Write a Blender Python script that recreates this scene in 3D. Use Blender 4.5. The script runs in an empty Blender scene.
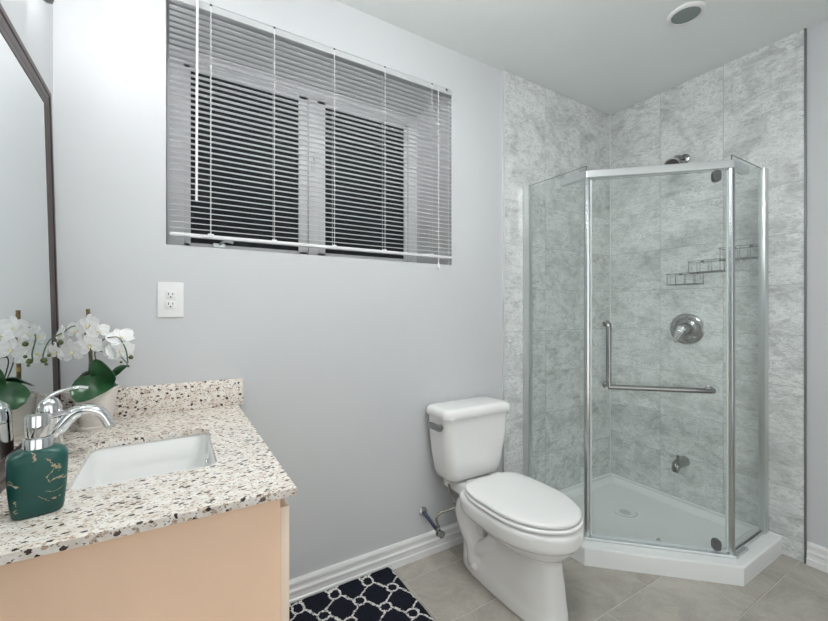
import bpy, bmesh, math, random
from mathutils import Vector, Matrix

random.seed(7)
PI = math.pi
sc = bpy.context.scene
COL = sc.collection

# ------------------------------------------------------------------ camera, world, exposure
H = 1.203                                     # camera height above the floor
YAW = math.radians(31.3)
cam_data = bpy.data.cameras.new('camera')
cam_data.sensor_width = 36.0
cam_data.lens = 398.0 / 828.0 * 36.0
cam_data.clip_start = 0.02
cam = bpy.data.objects.new('camera', cam_data)
COL.objects.link(cam)
cam.location = (0, 0, H)
cam.rotation_euler = (PI / 2, 0, -YAW)
sc.camera = cam

world = bpy.data.worlds.new('night')
sc.world = world
world.use_nodes = True
world.node_tree.nodes['Background'].inputs[0].default_value = (0.55, 0.62, 0.70, 1)
world.node_tree.nodes['Background'].inputs[1].default_value = 0.02

sc.view_settings.view_transform = 'Standard'
sc.view_settings.look = 'None'
sc.view_settings.exposure = 0.0
sc.view_settings.gamma = 1.0
sc.view_settings.use_curve_mapping = False

def area(name, loc, target, sx, sy, watts, col):
    d = bpy.data.lights.new(name, 'AREA')
    d.shape = 'RECTANGLE'; d.size = sx; d.size_y = sy; d.energy = watts; d.color = col
    o = bpy.data.objects.new(name, d)
    COL.objects.link(o)
    o.location = loc
    o.rotation_euler = (Vector(target) - Vector(loc)).to_track_quat('-Z', 'Y').to_euler()
    return o


# added soft fill light, unseen, set in the opening behind the camera
area('fill_area_light', (0.75, -1.36, 1.25), (0.95, 1.0, 1.22), 1.9, 2.2, 21.0, (0.99, 1.0, 0.985))

VANITY_GLOW = 19.0          # opal shades of the vanity light
FILL_LAMP_GLOW = 40.0         # added fill lamp under the ceiling, out of view
FILL_LAMP_TINT = (0.975, 1.0, 0.985)
VANITY_TINT = (1.0, 1.0, 1.0)

# ------------------------------------------------------------------ room dimensions
XL, XR = -0.318, 2.584
YB, YF = 1.648, -1.25
ZC = 2.545
TX, TY = XR - 0.012, YB - 0.012                # faces of the shower tiles
FWD = Vector((math.sin(YAW), math.cos(YAW), 0))
RGT = Vector((math.cos(YAW), -math.sin(YAW), 0))


def at(px, py, depth):
    """world point seen at a photograph pixel at a given distance along the view axis"""
    return Vector((0, 0, H)) + depth * (FWD + RGT * ((px - 414) / 398.0) + Vector((0, 0, (310.5 - py) / 398.0)))


# ------------------------------------------------------------------ materials
class NT:
    def __init__(self, name):
        self.m = bpy.data.materials.new(name)
        self.m.use_nodes = True
        self.t = self.m.node_tree
        self.p = self.t.nodes['Principled BSDF']
        self.out = self.t.nodes['Material Output']

    def n(self, kind, **kw):
        nd = self.t.nodes.new(kind)
        for k, v in kw.items():
            setattr(nd, k, v)
        return nd

    def l(self, a, b):
        self.t.links.new(a, b)

    def math(self, op, a, b=None, c=None, clamp=False):
        nd = self.n('ShaderNodeMath', operation=op)
        nd.use_clamp = clamp
        for i, v in enumerate((a, b, c)):
            if v is None:
                continue
            if isinstance(v, (int, float)):
                nd.inputs[i].default_value = v
            else:
                self.l(v, nd.inputs[i])
        return nd.outputs[0]

    def ramp(self, fac, stops):
        nd = self.n('ShaderNodeValToRGB')
        el = nd.color_ramp.elements
        while len(el) < len(stops):
            el.new(0.5)
        for e, (p, c) in zip(el, stops):
            e.position = p
            e.color = (c[0], c[1], c[2], 1) if not isinstance(c, (int, float)) else (c, c, c, 1)
        self.l(fac, nd.inputs[0])
        return nd.outputs[0]

    def noise(self, vec, scale, detail=4, rough=0.55, dist=0.0):
        nd = self.n('ShaderNodeTexNoise')
        nd.inputs['Scale'].default_value = scale
        nd.inputs['Detail'].default_value = detail
        nd.inputs['Roughness'].default_value = rough
        nd.inputs['Distortion'].default_value = dist
        if vec is not None:
            self.l(vec, nd.inputs['Vector'])
        return nd

    def pos(self):
        return self.n('ShaderNodeNewGeometry').outputs['Position']

    def bump(self, height, strength=0.2, distance=0.002):
        nd = self.n('ShaderNodeBump')
        nd.inputs['Strength'].default_value = strength
        nd.inputs['Distance'].default_value = distance
        self.l(height, nd.inputs['Height'])
        self.l(nd.outputs[0], self.p.inputs['Normal'])

    def mix(self, fac, a, b):
        nd = self.n('ShaderNodeMix', data_type='RGBA')
        if isinstance(fac, (int, float)):
            nd.inputs[0].default_value = fac
        else:
            self.l(fac, nd.inputs[0])
        for i, v in ((6, a), (7, b)):
            if isinstance(v, tuple):
                nd.inputs[i].default_value = (v[0], v[1], v[2], 1)
            else:
                self.l(v, nd.inputs[i])
        return nd.outputs[2]


def simple(name, col, rough=0.5, metal=0.0, noise=0.0, nscale=40.0, bump=0.0, coat=0.0, spec=None):
    w = NT(name)
    w.p.inputs['Roughness'].default_value = rough
    w.p.inputs['Metallic'].default_value = metal
    if coat:
        w.p.inputs['Coat Weight'].default_value = coat
    if spec is not None:
        w.p.inputs['Specular IOR Level'].default_value = spec
    nz = w.noise(w.pos(), nscale)
    lo = tuple(c * (1 - noise) for c in col)
    hi = tuple(min(1, c * (1 + noise)) for c in col)
    w.l(w.ramp(nz.outputs['Fac'], [(0.3, lo), (0.7, hi)]), w.p.inputs['Base Color'])
    if bump:
        w.bump(nz.outputs['Fac'], bump, 0.001)
    return w.m


MAT = {}
MAT['wall_paint'] = simple('wall_paint', (0.60, 0.61, 0.625), 0.55, noise=0.012, nscale=3, bump=0.02, spec=0.3)
MAT['ceiling_paint'] = simple('ceiling_paint', (0.85, 0.885, 0.875), 0.8, noise=0.01, nscale=3, spec=0.2)
MAT['trim_white'] = simple('trim_white', (0.80, 0.80, 0.80), 0.35, noise=0.015, nscale=8)
MAT['chrome'] = simple('chrome', (0.74, 0.75, 0.76), 0.05, 1.0, noise=0.01)
MAT['satin_chrome'] = simple('satin_chrome', (0.70, 0.725, 0.73), 0.30, 1.0, noise=0.02)
MAT['post_metal'] = simple('brushed_post', (0.56, 0.585, 0.59), 0.22, 1.0, noise=0.03)
MAT['nickel'] = simple('nickel', (0.33, 0.335, 0.335), 0.20, 1.0, noise=0.03)
MAT['dark_metal'] = simple('dark_metal', (0.16, 0.165, 0.17), 0.3, 1.0, noise=0.05)
MAT['wire'] = simple('wire', (0.20, 0.21, 0.21), 0.3, 0.9, noise=0.05)
MAT['ceramic'] = simple('ceramic', (0.86, 0.86, 0.855), 0.10, noise=0.006, nscale=5, coat=0.3)
MAT['seat_plastic'] = simple('seat_plastic', (0.87, 0.87, 0.865), 0.22, noise=0.006, nscale=5)
MAT['acrylic'] = simple('acrylic', (0.86, 0.875, 0.87), 0.20, noise=0.01, nscale=6)
MAT['white_plastic'] = simple('white_plastic', (0.82, 0.82, 0.82), 0.3, noise=0.01)
MAT['vinyl'] = simple('vinyl', (0.86, 0.87, 0.875), 0.35, noise=0.01)
MAT['blind'] = simple('blind_enamel', (0.74, 0.75, 0.76), 0.35, noise=0.01)
def make_blind():
    w = NT('white_vinyl_slat')
    nz = w.noise(w.pos(), 20)
    w.l(w.ramp(nz.outputs['Fac'], [(0.3, (0.93, 0.935, 0.94)), (0.7, (0.95, 0.955, 0.96))]), w.p.inputs['Base Color'])
    w.p.inputs['Roughness'].default_value = 0.35
    tl = w.n('ShaderNodeBsdfTranslucent')
    tl.inputs[0].default_value = (0.95, 0.955, 0.96, 1)
    mx = w.n('ShaderNodeMixShader'); mx.inputs[0].default_value = 0.5
    w.l(w.p.outputs[0], mx.inputs[1]); w.l(tl.outputs[0], mx.inputs[2])
    w.l(mx.outputs[0], w.out.inputs[0])
    return w.m


MAT['slat'] = make_blind()
MAT['bounce_lining'] = simple('recess_bounce_white', (0.90, 0.905, 0.91), 0.5, noise=0.01)  # added reflector white that brightens the window recess
MAT['headrail'] = simple('headrail_enamel', (0.50, 0.51, 0.52), 0.4, noise=0.01)
MAT['cord'] = simple('cord', (0.82, 0.82, 0.82), 0.7, noise=0.03, nscale=300)
MAT['dark_hole'] = simple('dark_hole', (0.02, 0.02, 0.02), 0.6)
MAT['rubber'] = simple('rubber', (0.05, 0.05, 0.055), 0.5, noise=0.1)
MAT['blue_pipe'] = simple('blue_pipe', (0.03, 0.035, 0.09), 0.4, noise=0.1)
MAT['steel_braid'] = simple('steel_braid', (0.26, 0.245, 0.215), 0.35, 0.7, noise=0.25, nscale=500, bump=0.3)
MAT['cabinet'] = simple('cabinet_laminate', (0.93, 0.66, 0.465), 0.45, noise=0.03, nscale=10)
MAT['cabinet_edge'] = simple('cabinet_front', (0.90, 0.74, 0.60), 0.4, noise=0.02, nscale=10)
MAT['soil'] = simple('soil', (0.05, 0.035, 0.03), 0.95, noise=0.5, nscale=150, bump=0.6)
MAT['bud'] = simple('bud', (0.075, 0.095, 0.02), 0.45, noise=0.3, nscale=60)
MAT['stem'] = simple('stem', (0.05, 0.085, 0.055), 0.5, noise=0.2, nscale=80)
MAT['grout_wall'] = simple('grout_wall', (0.40, 0.42, 0.42), 0.9, noise=0.05, nscale=60)
MAT['grout_white'] = simple('caulk_white', (0.80, 0.82, 0.81), 0.5, noise=0.02)
MAT['grout_floor'] = simple('grout_floor', (0.48, 0.46, 0.43), 0.9, noise=0.08, nscale=60)
MAT['trim_light'] = simple('edge_trim_light', (0.74, 0.76, 0.77), 0.3, 0.4, noise=0.02)
MAT['trim_dark'] = simple('edge_trim_dark', (0.20, 0.215, 0.22), 0.4, 0.3, noise=0.05)
MAT['lens'] = simple('frosted_lens', (0.24, 0.28, 0.27), 0.5, noise=0.12, nscale=250, bump=0.2)
MAT['fixture_grey'] = simple('fixture_grey', (0.22, 0.225, 0.235), 0.3, 0.8, noise=0.05)
MAT['sticker'] = simple('sticker', (0.06, 0.06, 0.065), 0.5, noise=0.2, nscale=400)
MAT['mark_grey'] = simple('mark_grey', (0.30, 0.33, 0.33), 0.5, noise=0.1)
MAT['mirror'] = simple('mirror_silver', (0.86, 0.89, 0.885), 0.015, 1.0)
MAT['pane_spacer'] = simple('pane_spacer', (0.05, 0.055, 0.06), 0.5)
MAT['gold_tip'] = simple('stake_cut', (0.50, 0.36, 0.15), 0.6, noise=0.15, nscale=100)
MAT['door_paint'] = simple('door_paint', (0.78, 0.78, 0.77), 0.4, noise=0.01)


def glow(name, col, strength):
    w = NT(name)
    w.p.inputs['Base Color'].default_value = (0.8, 0.8, 0.8, 1)
    w.p.inputs['Emission Color'].default_value = (*col, 1)
    nz = w.noise(w.pos(), 30)
    w.l(w.math('MULTIPLY_ADD', nz.outputs['Fac'], strength * 0.02, strength * 0.99), w.p.inputs['Emission Strength'])
    return w.m


MAT['vanity_glow'] = glow('opal_glass_lit', VANITY_TINT, VANITY_GLOW)
MAT['fill_lamp_glow'] = glow('fill_diffuser_lit', FILL_LAMP_TINT, FILL_LAMP_GLOW)


def glass(name, tint, refl=1.0, rough=0.01):
    w = NT(name)
    tr = w.n('ShaderNodeBsdfTransparent')
    nz = w.noise(w.pos(), 2.0)
    a = tuple(c * 0.985 for c in tint)
    w.l(w.ramp(nz.outputs['Fac'], [(0.3, a), (0.7, tint)]), tr.inputs[0])
    gl = w.n('ShaderNodeBsdfGlossy')
    gl.inputs['Roughness'].default_value = rough
    geo = w.n('ShaderNodeNewGeometry')
    dt = w.n('ShaderNodeVectorMath', operation='DOT_PRODUCT')
    w.l(geo.outputs['Incoming'], dt.inputs[0]); w.l(geo.outputs['Normal'], dt.inputs[1])
    fc = w.math('SUBTRACT', 1.0, w.math('ABSOLUTE', dt.outputs['Value']), clamp=True)
    fz = w.math('MULTIPLY_ADD', w.math('POWER', fc, 5.0), 0.96, 0.04)
    mx = w.n('ShaderNodeMixShader')
    w.l(w.math('MULTIPLY', fz, refl), mx.inputs[0])
    w.l(tr.outputs[0], mx.inputs[1])
    w.l(gl.outputs[0], mx.inputs[2])
    w.l(mx.outputs[0], w.out.inputs[0])
    return w.m


MAT['shower_glass'] = glass('shower_glass', (0.974, 0.987, 0.982), 0.6)
MAT['window_glass'] = glass('window_glass', (0.55, 0.57, 0.58), 1.0)
def make_screen():
    w = NT('fibreglass_screen')
    w.p.inputs['Roughness'].default_value = 0.8
    w.p.inputs['Specular IOR Level'].default_value = 0.1
    nz = w.noise(w.pos(), 600, 1)
    w.l(w.ramp(nz.outputs['Fac'], [(0.3, (0.045, 0.05, 0.053)), (0.7, (0.07, 0.075, 0.08))]), w.p.inputs['Base Color'])
    tr = w.n('ShaderNodeBsdfTransparent')
    mx = w.n('ShaderNodeMixShader'); mx.inputs[0].default_value = 0.25
    w.l(w.p.outputs[0], mx.inputs[1]); w.l(tr.outputs[0], mx.inputs[2])
    w.l(mx.outputs[0], w.out.inputs[0])
    return w.m


MAT['screen_mesh'] = make_screen()
MAT['glass_edge'] = simple('glass_edge', (0.10, 0.15, 0.14), 0.15, noise=0.1)
MAT['seal'] = simple('clear_seal', (0.62, 0.67, 0.67), 0.3, noise=0.03)


def make_frame_wood():
    w = NT('dark_mahogany_frame')
    g = w.n('ShaderNodeMapping')
    g.inputs['Scale'].default_value = (60, 6, 6)
    w.l(w.pos(), g.inputs[0])
    nz = w.noise(g.outputs[0], 3, 5)
    w.l(w.ramp(nz.outputs['Fac'], [(0.3, (0.022, 0.013, 0.012)), (0.7, (0.055, 0.030, 0.026))]), w.p.inputs['Base Color'])
    w.p.inputs['Roughness'].default_value = 0.35
    w.p.inputs['Specular IOR Level'].default_value = 0.3
    return w.m


MAT['frame_wood'] = make_frame_wood()


def make_marble():
    w = NT('grey_marble_tile')
    sx = w.n('ShaderNodeSeparateXYZ')
    w.l(w.pos(), sx.inputs[0])
    at_ = w.n('ShaderNodeAttribute', attribute_name='tile')
    u = w.math('ADD', sx.outputs[0], sx.outputs[1])
    off = w.math('MULTIPLY', at_.outputs['Fac'], 17.3)
    cb = w.n('ShaderNodeCombineXYZ')
    w.l(u, cb.inputs[0]); w.l(sx.outputs[2], cb.inputs[1]); w.l(off, cb.inputs[2])
    mp = w.n('ShaderNodeMapping')
    mp.inputs['Rotation'].default_value = (0, 0, math.radians(-30))
    mp.inputs['Scale'].default_value = (2.6, 6.5, 1)
    w.l(cb.outputs[0], mp.inputs[0])
    streak = w.noise(mp.outputs[0], 3.2, 8, 0.68, 1.6)
    cloud = w.noise(cb.outputs[0], 6.5, 6, 0.65, 0.8)
    mp2 = w.n('ShaderNodeMapping')
    mp2.inputs['Rotation'].default_value = (0, 0, math.radians(-34))
    mp2.inputs['Scale'].default_value = (4.5, 10.5, 1)
    w.l(cb.outputs[0], mp2.inputs[0])
    vein = w.noise(mp2.outputs[0], 3.0, 8, 0.72, 2.6)
    ridge = w.math('ABSOLUTE', w.math('SUBTRACT', vein.outputs['Fac'], 0.52))
    rv = w.ramp(ridge, [(0.0, 1.0), (0.022, 0.75), (0.06, 0.0)])
    grain = w.noise(cb.outputs[0], 90, 3, 0.7)
    mixf = w.math('ADD', w.math('ADD', w.math('MULTIPLY', streak.outputs['Fac'], 0.55), w.math('MULTIPLY', cloud.outputs['Fac'], 0.33)), w.math('MULTIPLY', grain.outputs['Fac'], 0.12))
    base = w.ramp(mixf, [(0.37, (0.39, 0.408, 0.405)), (0.5, (0.59, 0.61, 0.605)), (0.61, (0.73, 0.75, 0.745))])
    patch = w.ramp(cloud.outputs['Fac'], [(0.40, 0.25), (0.56, 1.0)])
    fac = w.math('MULTIPLY', rv, patch)
    w.l(w.mix(fac, base, (0.86, 0.88, 0.875)), w.p.inputs['Base Color'])
    w.p.inputs['Roughness'].default_value = 0.16
    w.bump(vein.outputs['Fac'], 0.10, 0.0015)
    return w.m


MAT['marble'] = make_marble()


def make_floor_tile():
    w = NT('taupe_floor_tile')
    sx = w.n('ShaderNodeSeparateXYZ')
    w.l(w.pos(), sx.inputs[0])
    at_ = w.n('ShaderNodeAttribute', attribute_name='tile')
    off = w.math('MULTIPLY', at_.outputs['Fac'], 11.7)
    cb = w.n('ShaderNodeCombineXYZ')
    w.l(sx.outputs[0], cb.inputs[0]); w.l(sx.outputs[1], cb.inputs[1]); w.l(off, cb.inputs[2])
    a = w.noise(cb.outputs[0], 5, 8, 0.7, 0.6)
    b = w.noise(cb.outputs[0], 160, 2, 0.6)
    f = w.math('ADD', w.math('MULTIPLY', a.outputs['Fac'], 0.75), w.math('MULTIPLY', b.outputs['Fac'], 0.25))
    col = w.ramp(f, [(0.36, (0.345, 0.322, 0.285)), (0.64, (0.50, 0.468, 0.415))])
    w.l(col, w.p.inputs['Base Color'])
    w.p.inputs['Roughness'].default_value = 0.20
    w.bump(a.outputs['Fac'], 0.04, 0.001)
    return w.m


MAT['floor_tile'] = make_floor_tile()


def make_granite():
    w = NT('speckled_granite')
    mp = w.n('ShaderNodeMapping')
    mp.inputs['Rotation'].default_value = (0.3, 0.4, 0.7)
    mp.inputs['Scale'].default_value = (1.0, 1.5, 1.2)
    w.l(w.pos(), mp.inputs[0])
    nz = w.noise(mp.outputs[0], 90, 3, 0.6)
    dv = w.n('ShaderNodeVectorMath', operation='SCALE')
    w.l(nz.outputs['Color'], dv.inputs[0]); dv.inputs[3].default_value = 0.011
    ad = w.n('ShaderNodeVectorMath', operation='ADD')
    w.l(mp.outputs[0], ad.inputs[0]); w.l(dv.outputs[0], ad.inputs[1])

    def flakes(scale, thr, rad):
        v = w.n('ShaderNodeTexVoronoi')
        v.inputs['Scale'].default_value = scale
        w.l(ad.outputs[0], v.inputs['Vector'])
        s = w.n('ShaderNodeSeparateColor')
        w.l(v.outputs['Color'], s.inputs[0])
        hit = w.math('GREATER_THAN', s.outputs[0], thr)
        near = w.math('LESS_THAN', v.outputs['Distance'], rad)
        return w.math('MULTIPLY', hit, near), s.outputs[1]

    dark, dv2 = flakes(82, 0.72, 0.42)
    tan, _ = flakes(130, 0.76, 0.50)
    fine, _ = flakes(220, 0.75, 0.42)
    cloud = w.noise(mp.outputs[0], 40, 4)
    base = w.ramp(cloud.outputs['Fac'], [(0.35, (0.72, 0.64, 0.57)), (0.6, (0.86, 0.82, 0.77))])
    c1 = w.mix(tan, base, (0.50, 0.375, 0.28))
    c2 = w.mix(fine, c1, (0.24, 0.18, 0.145))
    dk = w.ramp(dv2, [(0.2, (0.028, 0.022, 0.02)), (0.9, (0.12, 0.085, 0.07))])
    c3 = w.mix(dark, c2, dk)
    w.l(c3, w.p.inputs['Base Color'])
    w.p.inputs['Roughness'].default_value = 0.12
    return w.m


MAT['granite'] = make_granite()


def make_rug(x0, y0):
    w = NT('navy_trellis_pile')
    sx = w.n('ShaderNodeSeparateXYZ')
    nz = w.noise(w.pos(), 120, 2, 0.6)
    dv = w.n('ShaderNodeVectorMath', operation='SCALE')
    w.l(nz.outputs['Color'], dv.inputs[0]); dv.inputs[3].default_value = 0.016
    ad = w.n('ShaderNodeVectorMath', operation='ADD')
    w.l(w.pos(), ad.inputs[0]); w.l(dv.outputs[0], ad.inputs[1])
    w.l(ad.outputs[0], sx.inputs[0])
    PX, PY = 0.152, 0.170
    u = w.math('DIVIDE', w.math('SUBTRACT', sx.outputs[0], x0 + 0.004), PX)
    v = w.math('DIVIDE', w.math('SUBTRACT', sx.outputs[1], y0 + 0.004), PY)

    def rings(du, dv_):
        fu = w.math('SUBTRACT', w.math('FRACT', w.math('ADD', u, 0.5 + du)), 0.5)
        fv = w.math('SUBTRACT', w.math('FRACT', w.math('ADD', v, 0.5 + dv_)), 0.5)
        d = w.math('SQRT', w.math('ADD', w.math('POWER', w.math('MULTIPLY', fu, PX), 2),
                                  w.math('POWER', w.math('MULTIPLY', fv, PY), 2)))
        return d
    dmin = w.math('MINIMUM', rings(0, 0), rings(0.5, 0.5))
    ring = w.math('LESS_THAN', w.math('ABSOLUTE', w.math('SUBTRACT', dmin, 0.0235)), 0.0045)
    wv = w.math('MULTIPLY', w.math('SINE', w.math('MULTIPLY', v, 4 * PI)), 0.045)
    uw = w.math('ADD', u, wv)

    def diag(sgn):
        t = w.math('ADD', uw, w.math('MULTIPLY', v, sgn))
        return w.math('ABSOLUTE', w.math('SUBTRACT', w.math('FRACT', w.math('ADD', t, 0.5)), 0.5))
    dl = w.math('MINIMUM', diag(1.0), diag(-1.0))
    lat = w.math('MULTIPLY', w.math('LESS_THAN', dl, 0.040), w.math('GREATER_THAN', dmin, 0.0235))
    pat = w.math('MAXIMUM', ring, lat)
    spk = w.noise(w.pos(), 420, 2, 0.7)
    spk2 = w.noise(w.pos(), 150, 2, 0.7)
    brk = w.ramp(spk2.outputs['Fac'], [(0.36, 0.0), (0.47, 1.0)])
    pat = w.math('MULTIPLY', pat, brk)
    base = w.ramp(spk.outputs['Fac'], [(0.35, (0.004, 0.005, 0.009)), (0.72, (0.030, 0.034, 0.050))])
    w.l(w.mix(pat, base, (0.82, 0.81, 0.79)), w.p.inputs['Base Color'])
    w.p.inputs['Roughness'].default_value = 0.95
    w.p.inputs['Specular IOR Level'].default_value = 0.1
    w.bump(spk.outputs['Fac'], 0.8, 0.004)
    return w.m


def make_leaf():
    w = NT('orchid_leaf')
    nz = w.noise(w.pos(), 40, 3)
    w.l(w.ramp(nz.outputs['Fac'], [(0.3, (0.012, 0.060, 0.022)), (0.7, (0.035, 0.125, 0.045))]), w.p.inputs['Base Color'])
    w.p.inputs['Roughness'].default_value = 0.28
    return w.m


def make_petal():
    w = NT('white_petal')
    nz = w.noise(w.pos(), 120, 3)
    w.l(w.ramp(nz.outputs['Fac'], [(0.3, (0.94, 0.94, 0.945)), (0.7, (0.98, 0.98, 0.98))]), w.p.inputs['Base Color'])
    w.p.inputs['Roughness'].default_value = 0.6
    w.p.inputs['Subsurface Weight'].default_value = 0.0
    tl = w.n('ShaderNodeBsdfTranslucent')
    tl.inputs[0].default_value = (0.9, 0.9, 0.9, 1)
    mx = w.n('ShaderNodeMixShader'); mx.inputs[0].default_value = 0.15
    w.l(w.p.outputs[0], mx.inputs[1]); w.l(tl.outputs[0], mx.inputs[2])
    w.l(mx.outputs[0], w.out.inputs[0])
    return w.m


def make_stake():
    w = NT('bamboo_stake')
    sx = w.n('ShaderNodeSeparateXYZ'); w.l(w.pos(), sx.inputs[0])
    nz = w.noise(w.pos(), 120, 3)
    w.l(w.ramp(nz.outputs['Fac'], [(0.3, (0.10, 0.065, 0.022)), (0.7, (0.22, 0.15, 0.055))]), w.p.inputs['Base Color'])
    w.p.inputs['Roughness'].default_value = 0.6
    return w.m


def make_teal():
    w = NT('teal_ceramic_gold_veins')
    mp = w.n('ShaderNodeMapping'); mp.inputs['Location'].default_value = (0.37, 1.9, 0.83); w.l(w.pos(), mp.inputs[0])
    a = w.noise(mp.outputs[0], 24, 5, 0.6, 0.6)
    r = w.math('ABSOLUTE', w.math('SUBTRACT', a.outputs['Fac'], 0.5))
    ln = w.ramp(r, [(0.0, 1.0), (0.010, 1.0), (0.018, 0.0)])
    b = w.noise(mp.outputs[0], 27, 2, 0.5)
    mk = w.ramp(b.outputs['Fac'], [(0.50, 0.0), (0.515, 1.0)])
    f = w.math('MULTIPLY', ln, mk)
    c = w.noise(w.pos(), 12, 3)
    base = w.ramp(c.outputs['Fac'], [(0.3, (0.003, 0.060, 0.050)), (0.7, (0.008, 0.088, 0.073))])
    w.l(w.mix(f, base, (0.47, 0.36, 0.24)), w.p.inputs['Base Color'])
    w.p.inputs['Roughness'].default_value = 0.38
    return w.m


def make_pot():
    w = NT('cream_pot')
    sx = w.n('ShaderNodeSeparateXYZ'); w.l(w.pos(), sx.inputs[0])
    mp = w.n('ShaderNodeMapping'); mp.inputs['Scale'].default_value = (3, 3, 40); w.l(w.pos(), mp.inputs[0])
    nz = w.noise(mp.outputs[0], 8, 3)
    w.l(w.ramp(nz.outputs['Fac'], [(0.3, (0.74, 0.68, 0.63)), (0.7, (0.83, 0.785, 0.74))]), w.p.inputs['Base Color'])
    w.p.inputs['Roughness'].default_value = 0.6
    w.bump(nz.outputs['Fac'], 0.25, 0.002)
    return w.m


MAT['leaf'] = make_leaf()
MAT['petal'] = make_petal()
MAT['stake'] = make_stake()
MAT['teal'] = make_teal()
MAT['pot'] = make_pot()
MAT['lip'] = simple('orchid_lip', (0.80, 0.74, 0.45), 0.5, noise=0.2, nscale=200)


# ------------------------------------------------------------------ mesh building
def woff(o):
    v = Vector((0, 0, 0))
    while o is not None:
        v += o.location
        o = o.parent
    return v


def empty(name, loc, label=None, cat=None, group=None, kind=None):
    o = bpy.data.objects.new(name, None)
    COL.objects.link(o)
    o.location = loc
    o.empty_display_size = 0.05
    return tag(o, label, cat, group, kind)


def tag(o, label=None, cat=None, group=None, kind=None):
    if label: o['label'] = label
    if cat: o['category'] = cat
    if group: o['group'] = group
    if kind: o['kind'] = kind
    return o


class MB:
    """collects shapes in world coordinates and links them as one mesh"""

    def __init__(self):
        self.bm = bmesh.new()

    def _merge(self, tmp):
        me = bpy.data.meshes.new('tmp')
        tmp.to_mesh(me)
        tmp.free()
        self.bm.from_mesh(me)
        bpy.data.meshes.remove(me)

    def box(self, a, b, bevel=0.0, seg=2, M=None):
        t = bmesh.new()
        bmesh.ops.create_cube(t, size=1.0)
        for v in t.verts:
            v.co = Vector([a[i] + (v.co[i] + 0.5) * (b[i] - a[i]) for i in range(3)])
        if bevel > 0:
            bmesh.ops.bevel(t, geom=t.edges[:], offset=bevel, segments=seg, profile=0.6, affect='EDGES')
        if M is not None:
            bmesh.ops.transform(t, matrix=M, verts=t.verts)
        self._merge(t)
        return self

    def loft(self, rings, cap0=True, cap1=True, closed=True):
        vs = [[self.bm.verts.new(p) for p in r] for r in rings]
        n = len(rings[0])
        for i in range(len(rings) - 1):
            for j in range(n if closed else n - 1):
                k = (j + 1) % n
                self.bm.faces.new((vs[i][j], vs[i][k], vs[i + 1][k], vs[i + 1][j]))
        if cap0: self.bm.faces.new(list(reversed(vs[0])))
        if cap1: self.bm.faces.new(vs[-1])
        return self

    def lathe(self, c, prof, n=40, axis=(0, 0, 1), cap0=True, cap1=True):
        ax = Vector(axis).normalized()
        q = Vector((0, 0, 1)).rotation_difference(ax)
        rings = []
        for r, z in prof:
            rings.append([Vector(c) + q @ Vector((r * math.cos(2 * PI * i / n), r * math.sin(2 * PI * i / n), z)) for i in range(n)])
        return self.loft(rings, cap0, cap1)

    def tube(self, pts, r, n=12, smooth=0, cap=True, flat=1.0, up=None):
        pts = [Vector(p) for p in pts]
        rs = [r] * len(pts) if isinstance(r, (int, float)) else list(r)
        if smooth:
            P, R = [], []
            ext = [2 * pts[0] - pts[1]] + pts + [2 * pts[-1] - pts[-2]]
            for i in range(len(pts) - 1):
                p0, p1, p2, p3 = ext[i:i + 4]
                for s in range(smooth):
                    t = s / smooth
                    P.append(0.5 * (2 * p1 + (p2 - p0) * t + (2 * p0 - 5 * p1 + 4 * p2 - p3) * t * t + (3 * p1 - p0 - 3 * p2 + p3) * t ** 3))
                    R.append(rs[i] * (1 - t) + rs[i + 1] * t)
            P.append(pts[-1]); R.append(rs[-1])
            pts, rs = P, R
        rings = []
        ref = None
        for i, p in enumerate(pts):
            a = pts[max(0, i - 1)]; b = pts[min(len(pts) - 1, i + 1)]
            d = (b - a).normalized()
            if ref is None:
                ref = Vector(up) if up else (Vector((0, 0, 1)) if abs(d.z) < 0.9 else Vector((1, 0, 0)))
            x = d.cross(ref).normalized()
            y = x.cross(d).normalized()
            ref = y
            # keep the tube's width at sharp corners
            k = 1.0
            if 0 < i < len(pts) - 1:
                c = (pts[i] - a).normalized().dot((b - pts[i]).normalized())
                k = 1.0 / max(0.6, math.sqrt(max(0.05, (1 + c) / 2)))
            rings.append([p + rs[i] * (k * math.cos(2 * PI * j / n) * x + flat * math.sin(2 * PI * j / n) * y) for j in range(n)])
        return self.loft(rings, cap, cap)

    def prism(self, poly, z0, z1):
        return self.loft([[Vector((p[0], p[1], z0)) for p in poly], [Vector((p[0], p[1], z1)) for p in poly]])

    def sweep(self, prof, path):
        """profile points (out, up) along a straight path a->b; out = left of the path direction"""
        a, b = Vector(path[0]), Vector(path[1])
        d = (b - a).normalized()
        o = Vector((-d.y, d.x, 0))
        return self.loft([[p + o * u + Vector((0, 0, v)) for u, v in prof] for p in (a, b)])

    def build(self, name, mat, parent=None, smooth=35, bevel=0.0, seg=2, normals=True, subsurf=0):
        bm = self.bm
        if normals:
            bmesh.ops.recalc_face_normals(bm, faces=bm.faces[:])
        off = woff(parent)
        for v in bm.verts:
            v.co -= off
        me = bpy.data.meshes.new(name)
        bm.to_mesh(me)
        bm.free()
        if smooth:
            for p in me.polygons:
                p.use_smooth = True
            me.set_sharp_from_angle(angle=math.radians(smooth))
        for m in (mat if isinstance(mat, (list, tuple)) else [mat]):
            me.materials.append(m)
        o = bpy.data.objects.new(name, me)
        COL.objects.link(o)
        o.parent = parent
        if subsurf:
            s = o.modifiers.new('smooth', 'SUBSURF'); s.levels = subsurf; s.render_levels = subsurf
        if bevel:
            b = o.modifiers.new('bevel', 'BEVEL')
            b.width = bevel; b.segments = seg; b.limit_method = 'ANGLE'; b.angle_limit = math.radians(40)
        return o


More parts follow.
